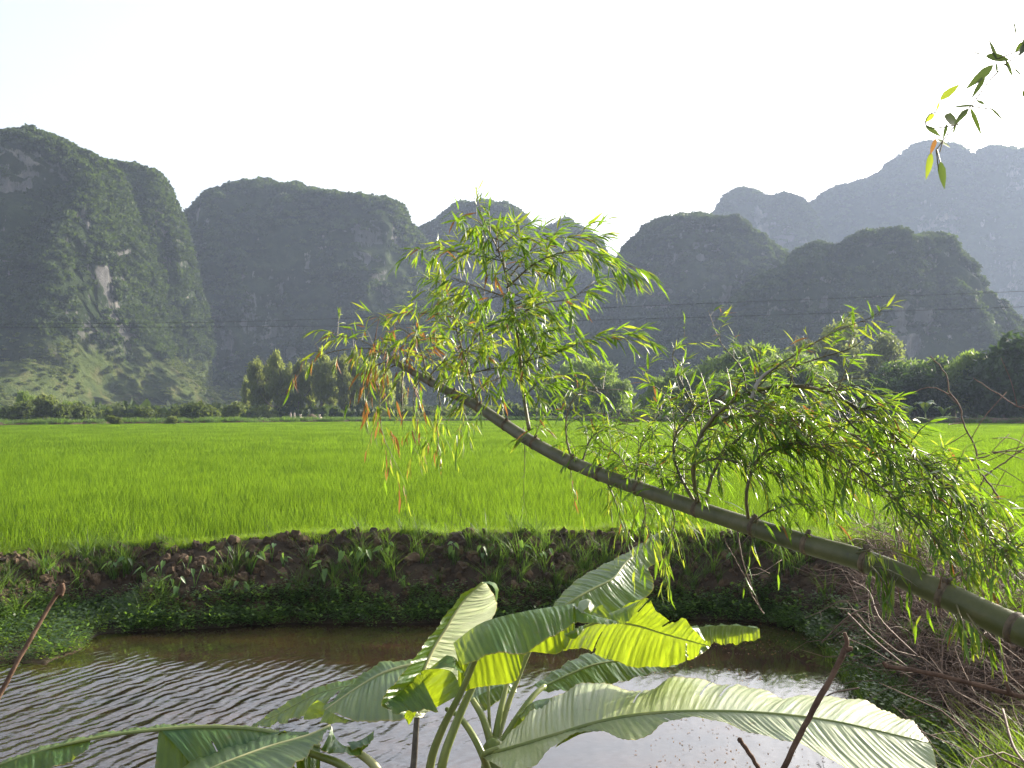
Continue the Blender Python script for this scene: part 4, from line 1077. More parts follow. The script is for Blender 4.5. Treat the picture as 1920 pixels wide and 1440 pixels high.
branch([q(1310, 955), (1270, 880, 4.3), (1265, 820, 4.3), (1300, 770, 4.3), (1360, 740, 4.3)], .008, 44, t0=.15, **GA)
branch([(1330, 800, 4.2), (1380, 780, 4.0), (1450, 790, 3.9), (1540, 830, 3.9)], .006, 44, **GA)
branch([(1560, 745, 4.0), (1600, 800, 3.9), (1660, 850, 3.8), (1720, 930, 3.7)], .006, 38, **GA)
branch([(1300, 870, 4.2), (1350, 860, 4.0), (1420, 880, 4.0), (1480, 900, 4.0)], .006, 34, **{**GA, 'grav': 1.8})
branch([(1480, 770, 4.1), (1530, 850, 4.0), (1600, 900, 3.9), (1690, 950, 3.8)], .006, 30, **{**GA, 'grav': 1.8})
branch([(1700, 850, 3.8), (1780, 900, 3.7), (1840, 970, 3.6), (1890, 1050, 3.5), (1930, 1110, 3.4)], .005, 30, **{**GA, 'grav': 1.6})
branch([q(1405, 986), (1440, 960, 3.9), (1500, 945, 3.9), (1560, 965, 3.9)], .005, 12, tw=(.06, .2), nl=(3, 6), **{**GA, 'grav': 1.6})
branch([(1740, 900, 3.75), (1780, 980, 3.7), (1790, 1020, 3.6), (1830, 1060, 3.5)], .005, 24, **{**GA, 'grav': 1.5})
branch([(1380, 740, 4.15), (1440, 760, 4.05), (1500, 800, 4.0)], .005, 26, **{**GA, 'pal': (.25, .12)})
# loose sprigs standing above it
GS = dict(grav=.3, spread=.6, bias=(.1, 0, .2), pal=(.4, .03), ll=(.05, .085), nl=(3, 5), tw=(.04, .12))
branch([(1290, 790, 4.3), (1250, 740, 4.35), (1215, 715, 4.4), (1200, 685, 4.4)], .004, 9, **GS)
branch([(1300, 760, 4.3), (1270, 700, 4.3), (1262, 660, 4.3), (1290, 630, 4.3)], .004, 8, **GS)
branch([(1400, 740, 4.1), (1440, 700, 4.0), (1500, 660, 4.0), (1570, 620, 3.9), (1655, 588, 3.9)], .005, 17, t0=.15, **GS)
branch([(1480, 690, 4.0), (1540, 670, 4.0), (1600, 650, 3.9), (1650, 605, 3.9)], .004, 9, **GS)
branch([(1400, 735, 4.1), (1390, 690, 4.1), (1350, 640, 4.1), (1328, 582, 4.1)], .0035, 7, **GS)
branch([(1420, 730, 4.1), (1410, 680, 4.1), (1395, 650, 4.1)], .0035, 6, **GS)
branch([(1590, 760, 3.9), (1620, 750, 3.85), (1660, 770, 3.8)], .0035, 8, **GS)
branch([(1410, 748, 4.0), (1418, 722, 4.0), (1436, 700, 4.0), (1462, 690, 4.0), (1490, 706, 4.0)], .010, 0, mat='pale_bark')
branch([(1700, 860, 3.75), (1770, 870, 3.7), (1800, 885, 3.7)], .003, 6, **GS)
# hanging sprigs under the culm
GH = dict(grav=2.0, spread=.6, bias=(.2, 0, -.3), pal=(.35, .03), ll=(.05, .085), nl=(3, 6), tw=(.03, .09))
branch([q(1625, 1053), (1650, 1080, 3.4), (1668, 1110, 3.4)], .004, 8, **GH)
branch([q(1640, 1058), (1690, 1080, 3.35), (1720, 1100, 3.35)], .004, 7, **GH)
branch([q(1790, 1125), (1805, 1165, 3.2), (1820, 1195, 3.2)], .004, 7, **GH)
branch([q(1800, 1130), (1840, 1190, 3.2), (1870, 1215, 3.2)], .004, 6, **GH)
branch([q(1590, 1040), (1650, 1030, 3.5), (1720, 1050, 3.45), (1770, 1075, 3.4)], .004, 11, **{**GH, 'bias': (.4, 0, .1), 'grav': 1})
branch([q(1760, 1108), (1766, 1080, 3.25), (1780, 1050, 3.25)], .006, 0, mat='twig')
branch([(982, 800, 5.25), (984, 860, 5.25), (982, 930, 5.25), (990, 985, 5.25)], .003, 3, tw=(.02, .06), nl=(1, 2), ll=(.04, .07))
branch([q(1070, 868), (1072, 905, 4.9), (1085, 945, 4.9)], .003, 5, **{**GH, 'pal': (.1, .2)})
branch([q(1380, 980), (1390, 1040, 4.0), (1405, 1090, 4.0), (1430, 1150, 4.0)], .004, 0, mat='twig')
LV.flush(bam)

# hanging spray at the upper right
tw_ = empty('hanging_bamboo_spray', (0, 0, 0)); tag(tw_, 'thin bamboo spray with separate leaves hanging against the white sky, upper right', 'bamboo spray')
mb = MB(); D3 = 2.6
for p_ in ([(2100, -60), (1990, 30), (1925, 90), (1880, 125), (1840, 170), (1822, 200), (1790, 235), (1768, 265), (1752, 290), (1760, 320)],
           [(1925, 90), (1870, 110)], [(1990, 30), (1960, 100), (1915, 80)], [(1822, 200), (1860, 205)], [(1790, 235), (1750, 240), (1735, 232), (1742, 215), (1756, 210)],
           [(1768, 265), (1762, 285)], [(1756, 278), (1763, 305)]):
    mb.tube(spline([at(x, y, D3) for x, y in p_], 14), .0017, 5)
mb.build('stem', M['btwig'], tw_)
def pleaf(a_, b_, w=.13, mi=0, dz=0.0, curl=.05, parent=tw_, D=2.6):
    p, e_ = at(a_[0], a_[1], D), at(b_[0], b_[1], D + dz); d = e_ - p
    vs, fs = leaf_geo(w, .25, curl); mt = leaf_matrix(p, d, d.length, Vector((rnd.uniform(-.4, .4), -1, rnd.uniform(.1, .6))))
    b = MB(); b.add([mt @ Vector(v) for v in vs], fs); b.build('leaf', [LMATS[mi] if mi else M['spray_leaf_shaded']], parent)
for a_, b_, w, mi in (((1905, 68), (1900, 30), .12, 0), ((1918, 78), (1902, 100), .35, 0), ((1920, 84), (1912, 104), .3, 0), ((1868, 112), (1855, 72), .22, 0), ((1848, 105), (1895, 112), .35, 0),
    ((1885, 112), (1900, 145), .2, 0), ((1900, 128), (1917, 142), .2, 0), ((1880, 118), (1898, 132), .3, 0), ((1868, 118), (1870, 140), .2, 0), ((1862, 122), (1812, 166), .22, 0),
    ((1847, 143), (1822, 184), .18, 0), ((1839, 103), (1825, 97), .3, 0), ((1763, 188), (1800, 156), .26, 1), ((1762, 190), (1754, 212), .2, 1), ((1752, 214), (1733, 230), .5, 1),
    ((1735, 236), (1765, 256), .28, 0), ((1828, 198), (1782, 200), .13, 0), ((1815, 204), (1790, 232), .22, 0), ((1819, 202), (1842, 255), .15, 0), ((1856, 202), (1883, 226), .2, 0),
    ((1770, 218), (1799, 234), .55, 0), ((1776, 232), (1768, 262), .2, 0), ((1792, 234), (1786, 252), .25, 0), ((1757, 262), (1784, 276), .3, 1), ((1755, 260), (1744, 290), .25, 2),
    ((1746, 286), (1737, 336), .24, 1), ((1763, 303), (1771, 354), .26, 0), ((1845, 196), (1830, 186), .3, 0), ((1921, 70), (1926, 110), .3, 0), ((1918, 170), (1926, 190), .4, 0),
    ((1897, 177), (1903, 172), .3, 0)):
    pleaf(a_, b_, w, mi, rnd.uniform(-.03, .03))

# ------------------------------------------------------------------ foreground banana plants
def blade(mb, mid, edge, mat=0, n=110, mcols=9, bulge=.0, wave=.006, wavef=9.0, uvoff=0.0, ragged=0.0, tears=0):
    """one half of a leaf: between midrib curve and edge curve"""
    A_ = spline([at(*p) for p in mid], n); E_ = spline([at(*p) for p in edge], n)
    vs = []; uv = []; u = uvoff
    ph = rnd.uniform(0, 6)
    for i in range(n):
        if i: u += max((A_[i] - A_[i - 1]).length, (E_[i] - E_[i - 1]).length * .6)
        tg = (A_[min(i + 1, n - 1)] - A_[max(i - 1, 0)]); w = E_[i] - A_[i]
        nr = tg.cross(w)
        nr = nr.normalized() if nr.length > 1e-7 else Vector((0, 0, 1))
        if nr.z < 0: nr = -nr
        for j in range(mcols):
            v = j / (mcols - 1)
            k = bulge * math.sin(v * math.pi) * w.length + wave * v * math.sin(u * wavef * 6.28 + ph) + .4 * wave * v * math.sin(u * wavef * 17 + ph * 2)
            k += .0018 * math.sin(u * 250 + .6 * math.sin(u * 31)) * min(1, v * 4)
            p = A_[i] + w * v + nr * k
            if ragged and j == mcols - 1: p = p - w * ragged * max(0, math.sin(u * 90 + ph)) * rnd.random()
            vs.append(p); uv.append((u, v))
    fs = [(i * mcols + j, i * mcols + j + 1, (i + 1) * mcols + j + 1, (i + 1) * mcols + j) for i in range(n - 1) for j in range(mcols - 1)]
    cut = set()
    for _ in range(tears):          # rips running in from the edge along the veins
        i0 = rnd.randint(int(n * .12), int(n * .9)); deep = rnd.uniform(.25, .85)
        for j in range(mcols - 1):
            if (j + 1) / (mcols - 1) > 1 - deep:
                wd = 1 if j < mcols - 3 else rnd.choice((1, 2))
                for i in range(i0, min(i0 + wd, n - 1)): cut.add(i * (mcols - 1) + j)
    fs = [f for k_, f in enumerate(fs) if k_ not in cut]
    mb.add(vs, fs, mat, uv); return A_
def bleaf(parent, halves, rib=None, ribr=(.010, .003), label=None, mats=None, ribmat='midrib'):
    mb = MB()
    for hf in halves: blade(mb, **hf)
    o = mb.build('leaf', mats or [M['banana'], M['banana_pale'], M['banana_mid']], parent)
    if label: o['label'] = label
    if rib:
        r = MB(); P_ = spline([at(*p) for p in rib], 36); r.tube(P_, [ribr[0] + (ribr[1] - ribr[0]) * i / 35 for i in range(36)], 8)
        r.build('midrib', M[ribmat], o)
    return o
def petiole(parent, pts, w0, w1, mat='petiole', name='leaf_stalk'):
    P_ = spline([at(*p) for p in pts], 22); d0 = pts[0][2]
    mb = MB(); mb.tube(P_, [(w0 + (w1 - w0) * i / 21) * .86 / 2 / F * d0 for i in range(22)], 12)
    # shallow groove: flatten the ring towards the upper side
    mb.build(name, M[mat], parent)

b1 = empty('banana_plant', (at(800, 1500, 4.3).x, 4.35, hz(-.35, 4.35)))
def fix(parent):      # children are built in world coordinates
    inv = parent.matrix_basis.inverted()
    for o in bpy.data.objects:
        if o.parent == parent: o.matrix_parent_inverse = inv
tag(b1, 'tall banana plant with a cream leaf and a folded glowing leaf, centre foreground', 'banana plant')
# stalks
gz = hz(-.35, 4.4)
petiole(b1, [(762, 1560, 4.3), (775, 1440, 4.3), (780, 1370, 4.3), (785, 1300, 4.3)], 17, 11, 'dry', 'dead_leaf_stalk')
petiole(b1, [(800, 1560, 4.3), (806, 1440, 4.28), (828, 1370, 4.25), (866, 1295, 4.2), (897, 1224, 4.15)], 22, 11)
petiole(b1, [(812, 1570, 4.35), (828, 1440, 4.35), (850, 1370, 4.38), (880, 1300, 4.42), (900, 1262, 4.45)], 24, 15)
mb = MB(); mb.tube([Vector((at(790, 1600, 4.33).x, 4.33, gz - .1)), at(790, 1660, 4.33), at(792, 1560, 4.33)], [.085, .075, .06], 14); mb.build('false_stem', M['petiole'], b1)
# cream leaf standing upright
mid5 = [(770, 1345, 4.25), (788, 1275, 4.3), (808, 1225, 4.36), (835, 1180, 4.43), (868, 1128, 4.5), (905, 1092, 4.55)]
bleaf(b1, [dict(mid=mid5, edge=[(790, 1345, 4.3), (850, 1290, 4.6), (880, 1230, 4.85), (918, 1175, 5.1), (931, 1130, 5.1), (912, 1093, 4.7)], mat=1, bulge=-.04, wave=.004),
           dict(mid=mid5, edge=[(745, 1338, 4.1), (714, 1316, 4.08), (752, 1268, 4.2), (788, 1218, 4.3), (824, 1170, 4.4), (862, 1120, 4.47), (903, 1091, 4.55)], mat=0, bulge=.04, wave=.005)],
      mid5, (.011, .004), 'upright cream coloured leaf lit by the sun')
# its curled tip
bleaf(b1, [dict(mid=[(900, 1093, 4.54), (918, 1095, 4.52), (928, 1106, 4.5), (929, 1122, 4.5)], edge=[(902, 1091, 4.6), (925, 1092, 4.6), (935, 1106, 4.6), (930, 1130, 4.6)], mat=0, n=14, mcols=4, wave=.001)],
      None, label='curled green tip with a dark rim')
# hanging dark part left of the stalk
bleaf(b1, [dict(mid=[(786, 1262, 4.28), (760, 1285, 4.25), (735, 1300, 4.2), (714, 1316, 4.1)], edge=[(822, 1335, 4.1), (795, 1332, 4.1), (765, 1335, 4.08), (738, 1338, 4.06)], mat=0, bulge=.05, n=24)], None, label='dark hanging leaf half')
bleaf(b1, [dict(mid=[(778, 1322, 4.2), (765, 1330, 4.2), (757, 1342, 4.2)], edge=[(782, 1334, 4.2), (772, 1352, 4.2), (766, 1360, 4.2)], mat=0, n=10, mcols=4, wave=.001)], None, label='small dark curled scrap')
# folded leaf: dark upper face in front, glowing underside behind
ridge = [(850, 1205, 4.2), (905, 1167, 4.22), (985, 1146, 4.28), (1060, 1134, 4.34), (1080, 1131, 4.36)]
bleaf(b1, [dict(mid=ridge, edge=[(868, 1248, 4.02), (912, 1229, 3.98), (955, 1226, 4.0), (990, 1222, 4.04), (1040, 1190, 4.12), (1082, 1168, 4.24)], mat=0, bulge=.07, wave=.006, wavef=5),
           dict(mid=[(851, 1204, 4.2), (853, 1215, 4.18), (858, 1235, 4.15)], edge=[(870, 1245, 4.05), (868, 1262, 4.08), (872, 1262, 4.1)], mat=0, n=8, mcols=4, wave=.0),],
      None, label='dark green folded upper half of the leaf')
bleaf(b1, [dict(mid=[(860, 1215, 4.24), (905, 1180, 4.28), (985, 1160, 4.34), (1078, 1142, 4.4)], edge=[(858, 1300, 4.30), (895, 1290, 4.32), (965, 1276, 4.34), (988, 1226, 4.36), (1050, 1224, 4.38), (1078, 1180, 4.42)], mat=0, bulge=.03, wave=.007, wavef=4)],
      [(872, 1268, 4.22), (892, 1232, 4.22), (930, 1195, 4.26), (985, 1168, 4.32)], (.010, .006), 'glowing yellow-green underside lit from behind', ribmat='petiole')
bleaf(b1, [dict(mid=[(866, 1300, 4.22), (850, 1262, 4.24), (824, 1254, 4.24), (795, 1256, 4.22)], edge=[(812, 1330, 4.24), (800, 1308, 4.24), (792, 1288, 4.24), (789, 1262, 4.22)], mat=0, bulge=.05, n=26, wave=.006)],
      None, label='bright lower corner of the folded leaf')
bleaf(b1, [dict(mid=[(868, 1262, 4.1), (855, 1235, 4.1), (838, 1228, 4.1)], edge=[(862, 1262, 4.0), (842, 1252, 4.0), (805, 1254, 4.05)], mat=0, bulge=.05, n=16, mcols=5)], None)
# curl where the leaf twists
bleaf(b1, [dict(mid=[(1075, 1133, 4.34), (1100, 1150, 4.3), (1130, 1158, 4.28), (1160, 1166, 4.26)], edge=[(1080, 1166, 4.22), (1100, 1168, 4.2), (1130, 1170, 4.2), (1160, 1170, 4.24)], mat=0, bulge=.12, n=20, mcols=5, wave=.002)], None, label='pale twisted collar')
bleaf(b1, [dict(mid=[(1086, 1140, 4.34), (1090, 1128, 4.34), (1100, 1126, 4.34), (1108, 1138, 4.34)], edge=[(1090, 1152, 4.26), (1098, 1142, 4.24), (1104, 1140, 4.24), (1106, 1150, 4.24)], mat=1, bulge=.2, n=16, mcols=5, wave=.0)], None)
bleaf(b1, [dict(mid=[(1110, 1152, 4.36), (1120, 1138, 4.38), (1130, 1134, 4.38)], edge=[(1112, 1152, 4.32), (1135, 1158, 4.32), (1152, 1164, 4.3)], mat=0, n=12, mcols=4, wave=.0)], None)
bleaf(b1, [dict(mid=[(1062, 1192, 4.3), (1080, 1180, 4.32), (1100, 1172, 4.34)], edge=[(1060, 1192, 4.24), (1078, 1198, 4.22), (1098, 1176, 4.3)], mat=0, bulge=.2, n=14, mcols=5, wave=.0)], None, label='small dark curl below the twist')
# right hand glowing leaf
mid3 = [(1086, 1178, 4.4), (1130, 1166, 4.44), (1190, 1172, 4.5), (1250, 1190, 4.56), (1332, 1212, 4.62)]
bleaf(b1, [dict(mid=mid3, edge=[(1055, 1222, 4.5), (1088, 1214, 4.55), (1130, 1232, 4.64), (1195, 1251, 4.74), (1255, 1248, 4.76), (1298, 1236, 4.72), (1318, 1212, 4.64)], mat=0, bulge=.05, wave=.005, wavef=7, tears=2),
           dict(mid=mid3, edge=[(1130, 1160, 4.40), (1165, 1140, 4.38), (1212, 1121, 4.38), (1232, 1147, 4.44), (1262, 1166, 4.48), (1284, 1160, 4.5), (1300, 1180, 4.54), (1332, 1209, 4.6)], mat=0, bulge=-.02, wave=.004, ragged=.02, tears=2)],
      mid3, (.007, .003), 'glowing yellow-green outer half pointing right', ribmat='petiole')
bleaf(b1, [dict(mid=[(1140, 1150, 4.38), (1165, 1141, 4.36), (1212, 1121, 4.36)], edge=[(1150, 1162, 4.30), (1172, 1171, 4.26), (1196, 1134, 4.32)], mat=0, bulge=.1, n=20, mcols=6)], None, label='dark teal flap folded over the glowing leaf')
fix(b1)

b2 = empty('banana_plant', (at(925, 1500, 4.6).x, 4.6, hz(-.1, 4.6)))
tag(b2, 'banana plant with fanned stalks and a long pale leaf reaching to the lower right', 'banana plant')
gz = hz(-.1, 4.6); bx_ = at(925, 1400, 4.6)
mb = MB(); mb.tube([Vector((bx_.x, 4.6, gz - .1)), at(925, 1500, 4.6), at(926, 1400, 4.6), at(930, 1385, 4.6)], [.10, .075, .05, .03], 14); mb.build('false_stem', M['petiole'], b2)
petiole(b2, [(918, 1470, 4.5), (912, 1435, 4.5), (890, 1385, 4.55), (862, 1345, 4.65), (838, 1330, 4.8)], 18, 11)
petiole(b2, [(925, 1420, 4.6), (918, 1385, 4.62), (905, 1345, 4.66), (886, 1312, 4.75)], 20, 13)
petiole(b2, [(920, 1400, 4.66), (917, 1340, 4.7), (915, 1272, 4.75)], 8, 6)
petiole(b2, [(926, 1400, 4.62), (938, 1335, 4.7), (952, 1278, 4.8)], 17, 11)
petiole(b2, [(932, 1410, 4.6), (968, 1350, 4.68), (1000, 1305, 4.78), (1022, 1286, 4.85)], 20, 11)
petiole(b2, [(940, 1425, 4.55), (968, 1395, 4.58), (988, 1372, 4.62)], 15, 11)
petiole(b2, [(925, 1470, 4.4), (910, 1430, 4.36), (908, 1414, 4.32), (935, 1402, 4.3)], 16, 10)
mid1 = [(905, 1416, 4.34), (960, 1402, 4.26), (1040, 1378, 4.2), (1130, 1352, 4.14), (1240, 1336, 4.08), (1400, 1335, 4.0), (1560, 1352, 3.92), (1740, 1393, 3.84)]
bleaf(b2, [dict(mid=mid1, edge=[(908, 1408, 4.36), (975, 1360, 4.5), (1034, 1305, 4.66), (1100, 1284, 4.74), (1170, 1288, 4.72), (1215, 1292, 4.68), (1280, 1272, 4.70), (1370, 1281, 4.62), (1465, 1308, 4.50), (1515, 1298, 4.46), (1570, 1312, 4.38), (1640, 1320, 4.26), (1700, 1350, 4.06), (1741, 1390, 3.86)],
                mat=1, bulge=.03, wave=.012, wavef=3.2, n=300, mcols=12, tears=3),
           dict(mid=mid1, edge=[(908, 1424, 4.30), (950, 1440, 4.12), (1005, 1436, 4.06), (1040, 1400, 4.10), (1080, 1372, 4.12), (1120, 1368, 4.10), (1180, 1392, 3.94), (1215, 1376, 3.96), (1250, 1350, 4.02), (1310, 1349, 3.98), (1390, 1364, 3.86),
                                (1500, 1400, 3.7), (1600, 1442, 3.55), (1700, 1478, 3.5), (1760, 1455, 3.6), (1744, 1398, 3.82)],
                mat=1, bulge=-.03, wave=.010, wavef=3.2, n=300, mcols=12, tears=2)],
      mid1, (.010, .004), 'long pale grey-green leaf with parallel ribs', ribmat='petiole')
bleaf(b2, [dict(mid=[(1130, 1365, 4.16), (1090, 1368, 4.18), (1050, 1388, 4.2)], edge=[(1110, 1372, 4.16), (1085, 1378, 4.18), (1040, 1402, 4.18)], mat=0, n=12, mcols=4, wave=0)], None)
bleaf(b2, [dict(mid=[(1380, 1336, 4.02), (1430, 1338, 4.0), (1480, 1350, 3.96)], edge=[(1370, 1344, 4.04), (1440, 1346, 4.0), (1500, 1366, 3.96)], mat=0, n=12, mcols=4, wave=0)], None, label='yellow-green turned-up rim')
# dark fold beside the long leaf
bleaf(b2, [dict(mid=[(985, 1378, 4.6), (1000, 1345, 4.66), (1036, 1310, 4.72)], edge=[(962, 1370, 4.56), (975, 1340, 4.6), (1000, 1318, 4.66)], mat=0, bulge=.12, n=18, mcols=6),
           dict(mid=[(970, 1340, 4.62), (1000, 1316, 4.68), (1036, 1308, 4.72)], edge=[(990, 1372, 4.5), (1010, 1352, 4.5), (1034, 1330, 4.54)], mat=0, bulge=.1, n=18, mcols=6)], None, label='dark folded leaf at the base of the long one')
# dark leaf behind
mid10 = [(1010, 1292, 4.86), (1060, 1268, 4.95), (1120, 1245, 5.05), (1200, 1236, 5.15), (1285, 1238, 5.2)]
bleaf(b2, [dict(mid=mid10, edge=[(1002, 1285, 4.9), (1045, 1254, 5.05), (1100, 1226, 5.2), (1190, 1215, 5.3), (1285, 1233, 5.22)], mat=0, bulge=.04),
           dict(mid=mid10, edge=[(1022, 1296, 4.84), (1075, 1294, 4.85), (1140, 1284, 4.92), (1210, 1266, 5.0), (1284, 1243, 5.16)], mat=0, bulge=-.02)], mid10, (.007, .003), 'dark green leaf behind the glowing one', ribmat='petiole')
# small dark leaf between the stalks
mid12 = [(884, 1312, 4.8), (905, 1300, 4.85), (940, 1285, 4.9), (968, 1283, 4.95)]
bleaf(b2, [dict(mid=mid12, edge=[(885, 1300, 4.9), (905, 1284, 4.95), (940, 1275, 5.0), (968, 1278, 4.98)], mat=0),
           dict(mid=mid12, edge=[(900, 1336, 4.75), (925, 1322, 4.8), (950, 1302, 4.86), (970, 1298, 4.92)], mat=0)], None, label='small dark leaf between the stalks')
# tall rear leaf, grey-blue upper side
mid4 = [(1028, 1158, 4.9), (1075, 1125, 5.0), (1110, 1105, 5.08), (1150, 1084, 5.18), (1172, 1056, 5.3), (1205, 1026, 5.42), (1241, 996, 5.52)]
bleaf(b2, [dict(mid=mid4, edge=[(1026, 1154, 4.94), (1050, 1118, 5.12), (1085, 1085, 5.28), (1125, 1062, 5.4), (1175, 1036, 5.5), (1215, 1010, 5.56), (1242, 994, 5.56)], mat=0, bulge=.03, wave=.003),
           dict(mid=mid4, edge=[(1040, 1170, 4.9), (1110, 1162, 5.0), (1165, 1142, 5.08), (1216, 1116, 5.2), (1226, 1092, 5.28), (1216, 1066, 5.36), (1237, 1052, 5.42), (1241, 1028, 5.46), (1236, 1004, 5.5)], mat=0, bulge=-.08, wave=.004)],
      mid4, (.008, .003), 'tall rear leaf with a grey-blue sheen along its upper half', ribmat='petiole')
petiole(b2, [(930, 1395, 4.65), (960, 1300, 4.8), (1000, 1205, 4.85), (1030, 1157, 4.9)], 14, 8)
# far right drooping leaf
mid11 = [(1290, 1180, 5.3), (1330, 1174, 5.4), (1380, 1173, 5.5), (1424, 1178, 5.6)]
bleaf(b2, [dict(mid=mid11, edge=[(1300, 1204, 5.5), (1330, 1206, 5.6), (1375, 1208, 5.7), (1426, 1197, 5.75)], mat=0, bulge=.03, ragged=.10),
           dict(mid=mid11, edge=[(1290, 1176, 5.5), (1330, 1173, 5.6), (1380, 1172, 5.7), (1424, 1177, 5.7)], mat=0)], None, label='dark leaf tip over the water with yellow frayed rim')
bleaf(b2, [dict(mid=[(1200, 1180, 4.95), (1260, 1175, 5.15), (1310, 1178, 5.3)], edge=[(1270, 1235, 5.0), (1305, 1232, 5.1), (1330, 1215, 5.2)], mat=0)], None)
# left pale leaf
mid6 = [(840, 1332, 4.8), (812, 1262, 4.9), (780, 1247, 4.95), (720, 1262, 4.9), (670, 1290, 4.84), (610, 1331, 4.76)]
bleaf(b2, [dict(mid=mid6[1:], edge=[(815, 1250, 5.1), (785, 1240, 5.2), (725, 1240, 5.22), (690, 1256, 5.15), (640, 1300, 4.98), (604, 1328, 4.8)], mat=2, bulge=.02, wave=.005),
           dict(mid=mid6[1:], edge=[(830, 1310, 4.66), (795, 1332, 4.5), (745, 1350, 4.4), (700, 1356, 4.4), (650, 1345, 4.5), (612, 1334, 4.72)], mat=2, bulge=.03, wave=.008, wavef=5)],
      mid6[1:], (.012, .005), 'pale lit leaf with a cream midrib pointing left')
bleaf(b2, [dict(mid=[(610, 1331, 4.72), (640, 1345, 4.6), (664, 1352, 4.5)], edge=[(598, 1357, 4.66), (630, 1356, 4.6), (662, 1354, 4.5)], mat=0, n=12, mcols=5)], None, label='bright green folded scrap below the pale leaf')
# darker leaf behind it
mid6b = [(740, 1275, 5.05), (680, 1282, 5.1), (600, 1300, 5.1), (530, 1335, 5.08), (472, 1363, 5.05)]
bleaf(b2, [dict(mid=mid6b, edge=[(740, 1265, 5.2), (670, 1272, 5.3), (590, 1290, 5.3), (520, 1328, 5.2), (471, 1362, 5.06)], mat=0, wave=.003),
           dict(mid=mid6b, edge=[(720, 1310, 4.8), (660, 1318, 4.82), (600, 1325, 4.85), (560, 1345, 4.88), (520, 1358, 4.95), (474, 1366, 5.02)], mat=0, bulge=.04, wave=.008, ragged=.10, tears=2)],
      mid6b, (.006, .003), 'darker frayed leaf behind the pale one', ribmat='petiole')
bleaf(b2, [dict(mid=[(595, 1312, 4.86), (580, 1325, 4.86), (570, 1342, 4.86)], edge=[(620, 1325, 4.82), (600, 1345, 4.82), (572, 1350, 4.84)], mat=0, n=12, mcols=5, ragged=.1)], None, label='small bright frayed scrap')
fix(b2)

b3 = empty('banana_plant', (at(760, 1500, 3.9).x, 3.9, hz(-.5, 3.9)))
tag(b3, 'low banana plant whose leaves arch out to the bottom left corner', 'banana plant')
gz = hz(-.5, 3.9)
mb = MB(); mb.tube([Vector((at(740, 1600, 3.9).x, 3.9, gz - .1)), at(740, 1600, 3.9), at(735, 1530, 3.9)], [.08, .07, .05], 12); mb.build('false_stem', M['petiole'], b3)
petiole(b3, [(745, 1560, 3.9), (730, 1490, 3.9), (705, 1440, 3.9), (675, 1414, 3.92), (652, 1405, 3.95)], 26, 16, 'midrib')
petiole(b3, [(735, 1560, 3.88), (700, 1490, 3.86), (645, 1438, 3.84), (605, 1420, 3.84), (575, 1410, 3.84)], 26, 15)
mid7 = [(600, 1400, 4.0), (500, 1371, 4.02), (400, 1363, 4.0), (300, 1368, 3.96), (200, 1380, 3.9), (100, 1402, 3.82), (0, 1434, 3.74), (-90, 1475, 3.66)]
bleaf(b3, [dict(mid=mid7[:4], edge=[(600, 1452, 3.85), (500, 1440, 3.84), (430, 1446, 3.82), (368, 1446, 3.82)], mat=0, bulge=.05, wave=.006, n=90, tears=2),
           dict(mid=[(362, 1365, 3.98), (330, 1367, 3.97), (298, 1369, 3.96)], edge=[(368, 1450, 3.86), (330, 1448, 3.85), (290, 1446, 3.84)], mat=0, n=16),
           dict(mid=[(170, 1388, 3.88), (120, 1398, 3.84), (60, 1414, 3.78), (0, 1434, 3.74), (-90, 1475, 3.66)], edge=[(165, 1408, 3.82), (120, 1432, 3.76), (70, 1448, 3.72), (0, 1460, 3.68), (-90, 1490, 3.64)], mat=0, n=70),
           dict(mid=mid7, edge=[(600, 1392, 4.2), (500, 1366, 4.22), (400, 1359, 4.2), (320, 1358, 4.2), (250, 1366, 4.1), (180, 1376, 4.02), (60, 1406, 3.9), (-90, 1470, 3.7)], mat=2, wave=.003, n=220)],
      mid7, (.011, .004), 'long arching torn leaf along the bottom left', ribmat='petiole')
mid8 = [(620, 1361, 3.86), (580, 1379, 3.82), (500, 1402, 3.74), (420, 1431, 3.64), (330, 1470, 3.55)]
bleaf(b3, [dict(mid=mid8, edge=[(620, 1359, 3.9), (575, 1382, 3.98), (530, 1373, 4.0), (470, 1388, 3.98), (400, 1410, 3.9), (310, 1455, 3.75)], mat=2, wave=.004, bulge=.02),
           dict(mid=mid8, edge=[(620, 1364, 3.84), (590, 1400, 3.62), (555, 1434, 3.45), (500, 1456, 3.36), (420, 1480, 3.3), (340, 1500, 3.35)], mat=2, wave=.006, bulge=.03)],
      mid8, (.008, .004), 'green leaf with a pale yellow midrib, front left')
bleaf(b3, [dict(mid=[(622, 1362, 3.92), (630, 1385, 3.9), (655, 1400, 3.9), (700, 1378, 3.95)], edge=[(600, 1408, 3.8), (630, 1412, 3.78), (665, 1416, 3.8), (690, 1402, 3.86)], mat=0, bulge=.05, n=24, mcols=7),
           dict(mid=[(648, 1392, 3.92), (675, 1388, 3.92), (702, 1370, 3.95)], edge=[(660, 1404, 3.82), (680, 1402, 3.84), (700, 1384, 3.9)], mat=0, bulge=.1, n=14, mcols=5)], None, label='cupped bright green leaf base')
bleaf(b3, [dict(mid=[(490, 1378, 4.0), (520, 1372, 4.02), (580, 1372, 4.04)], edge=[(500, 1384, 3.95), (535, 1374, 3.98), (575, 1384, 4.0)], mat=0, n=10, mcols=4)], None)
fix(b3)

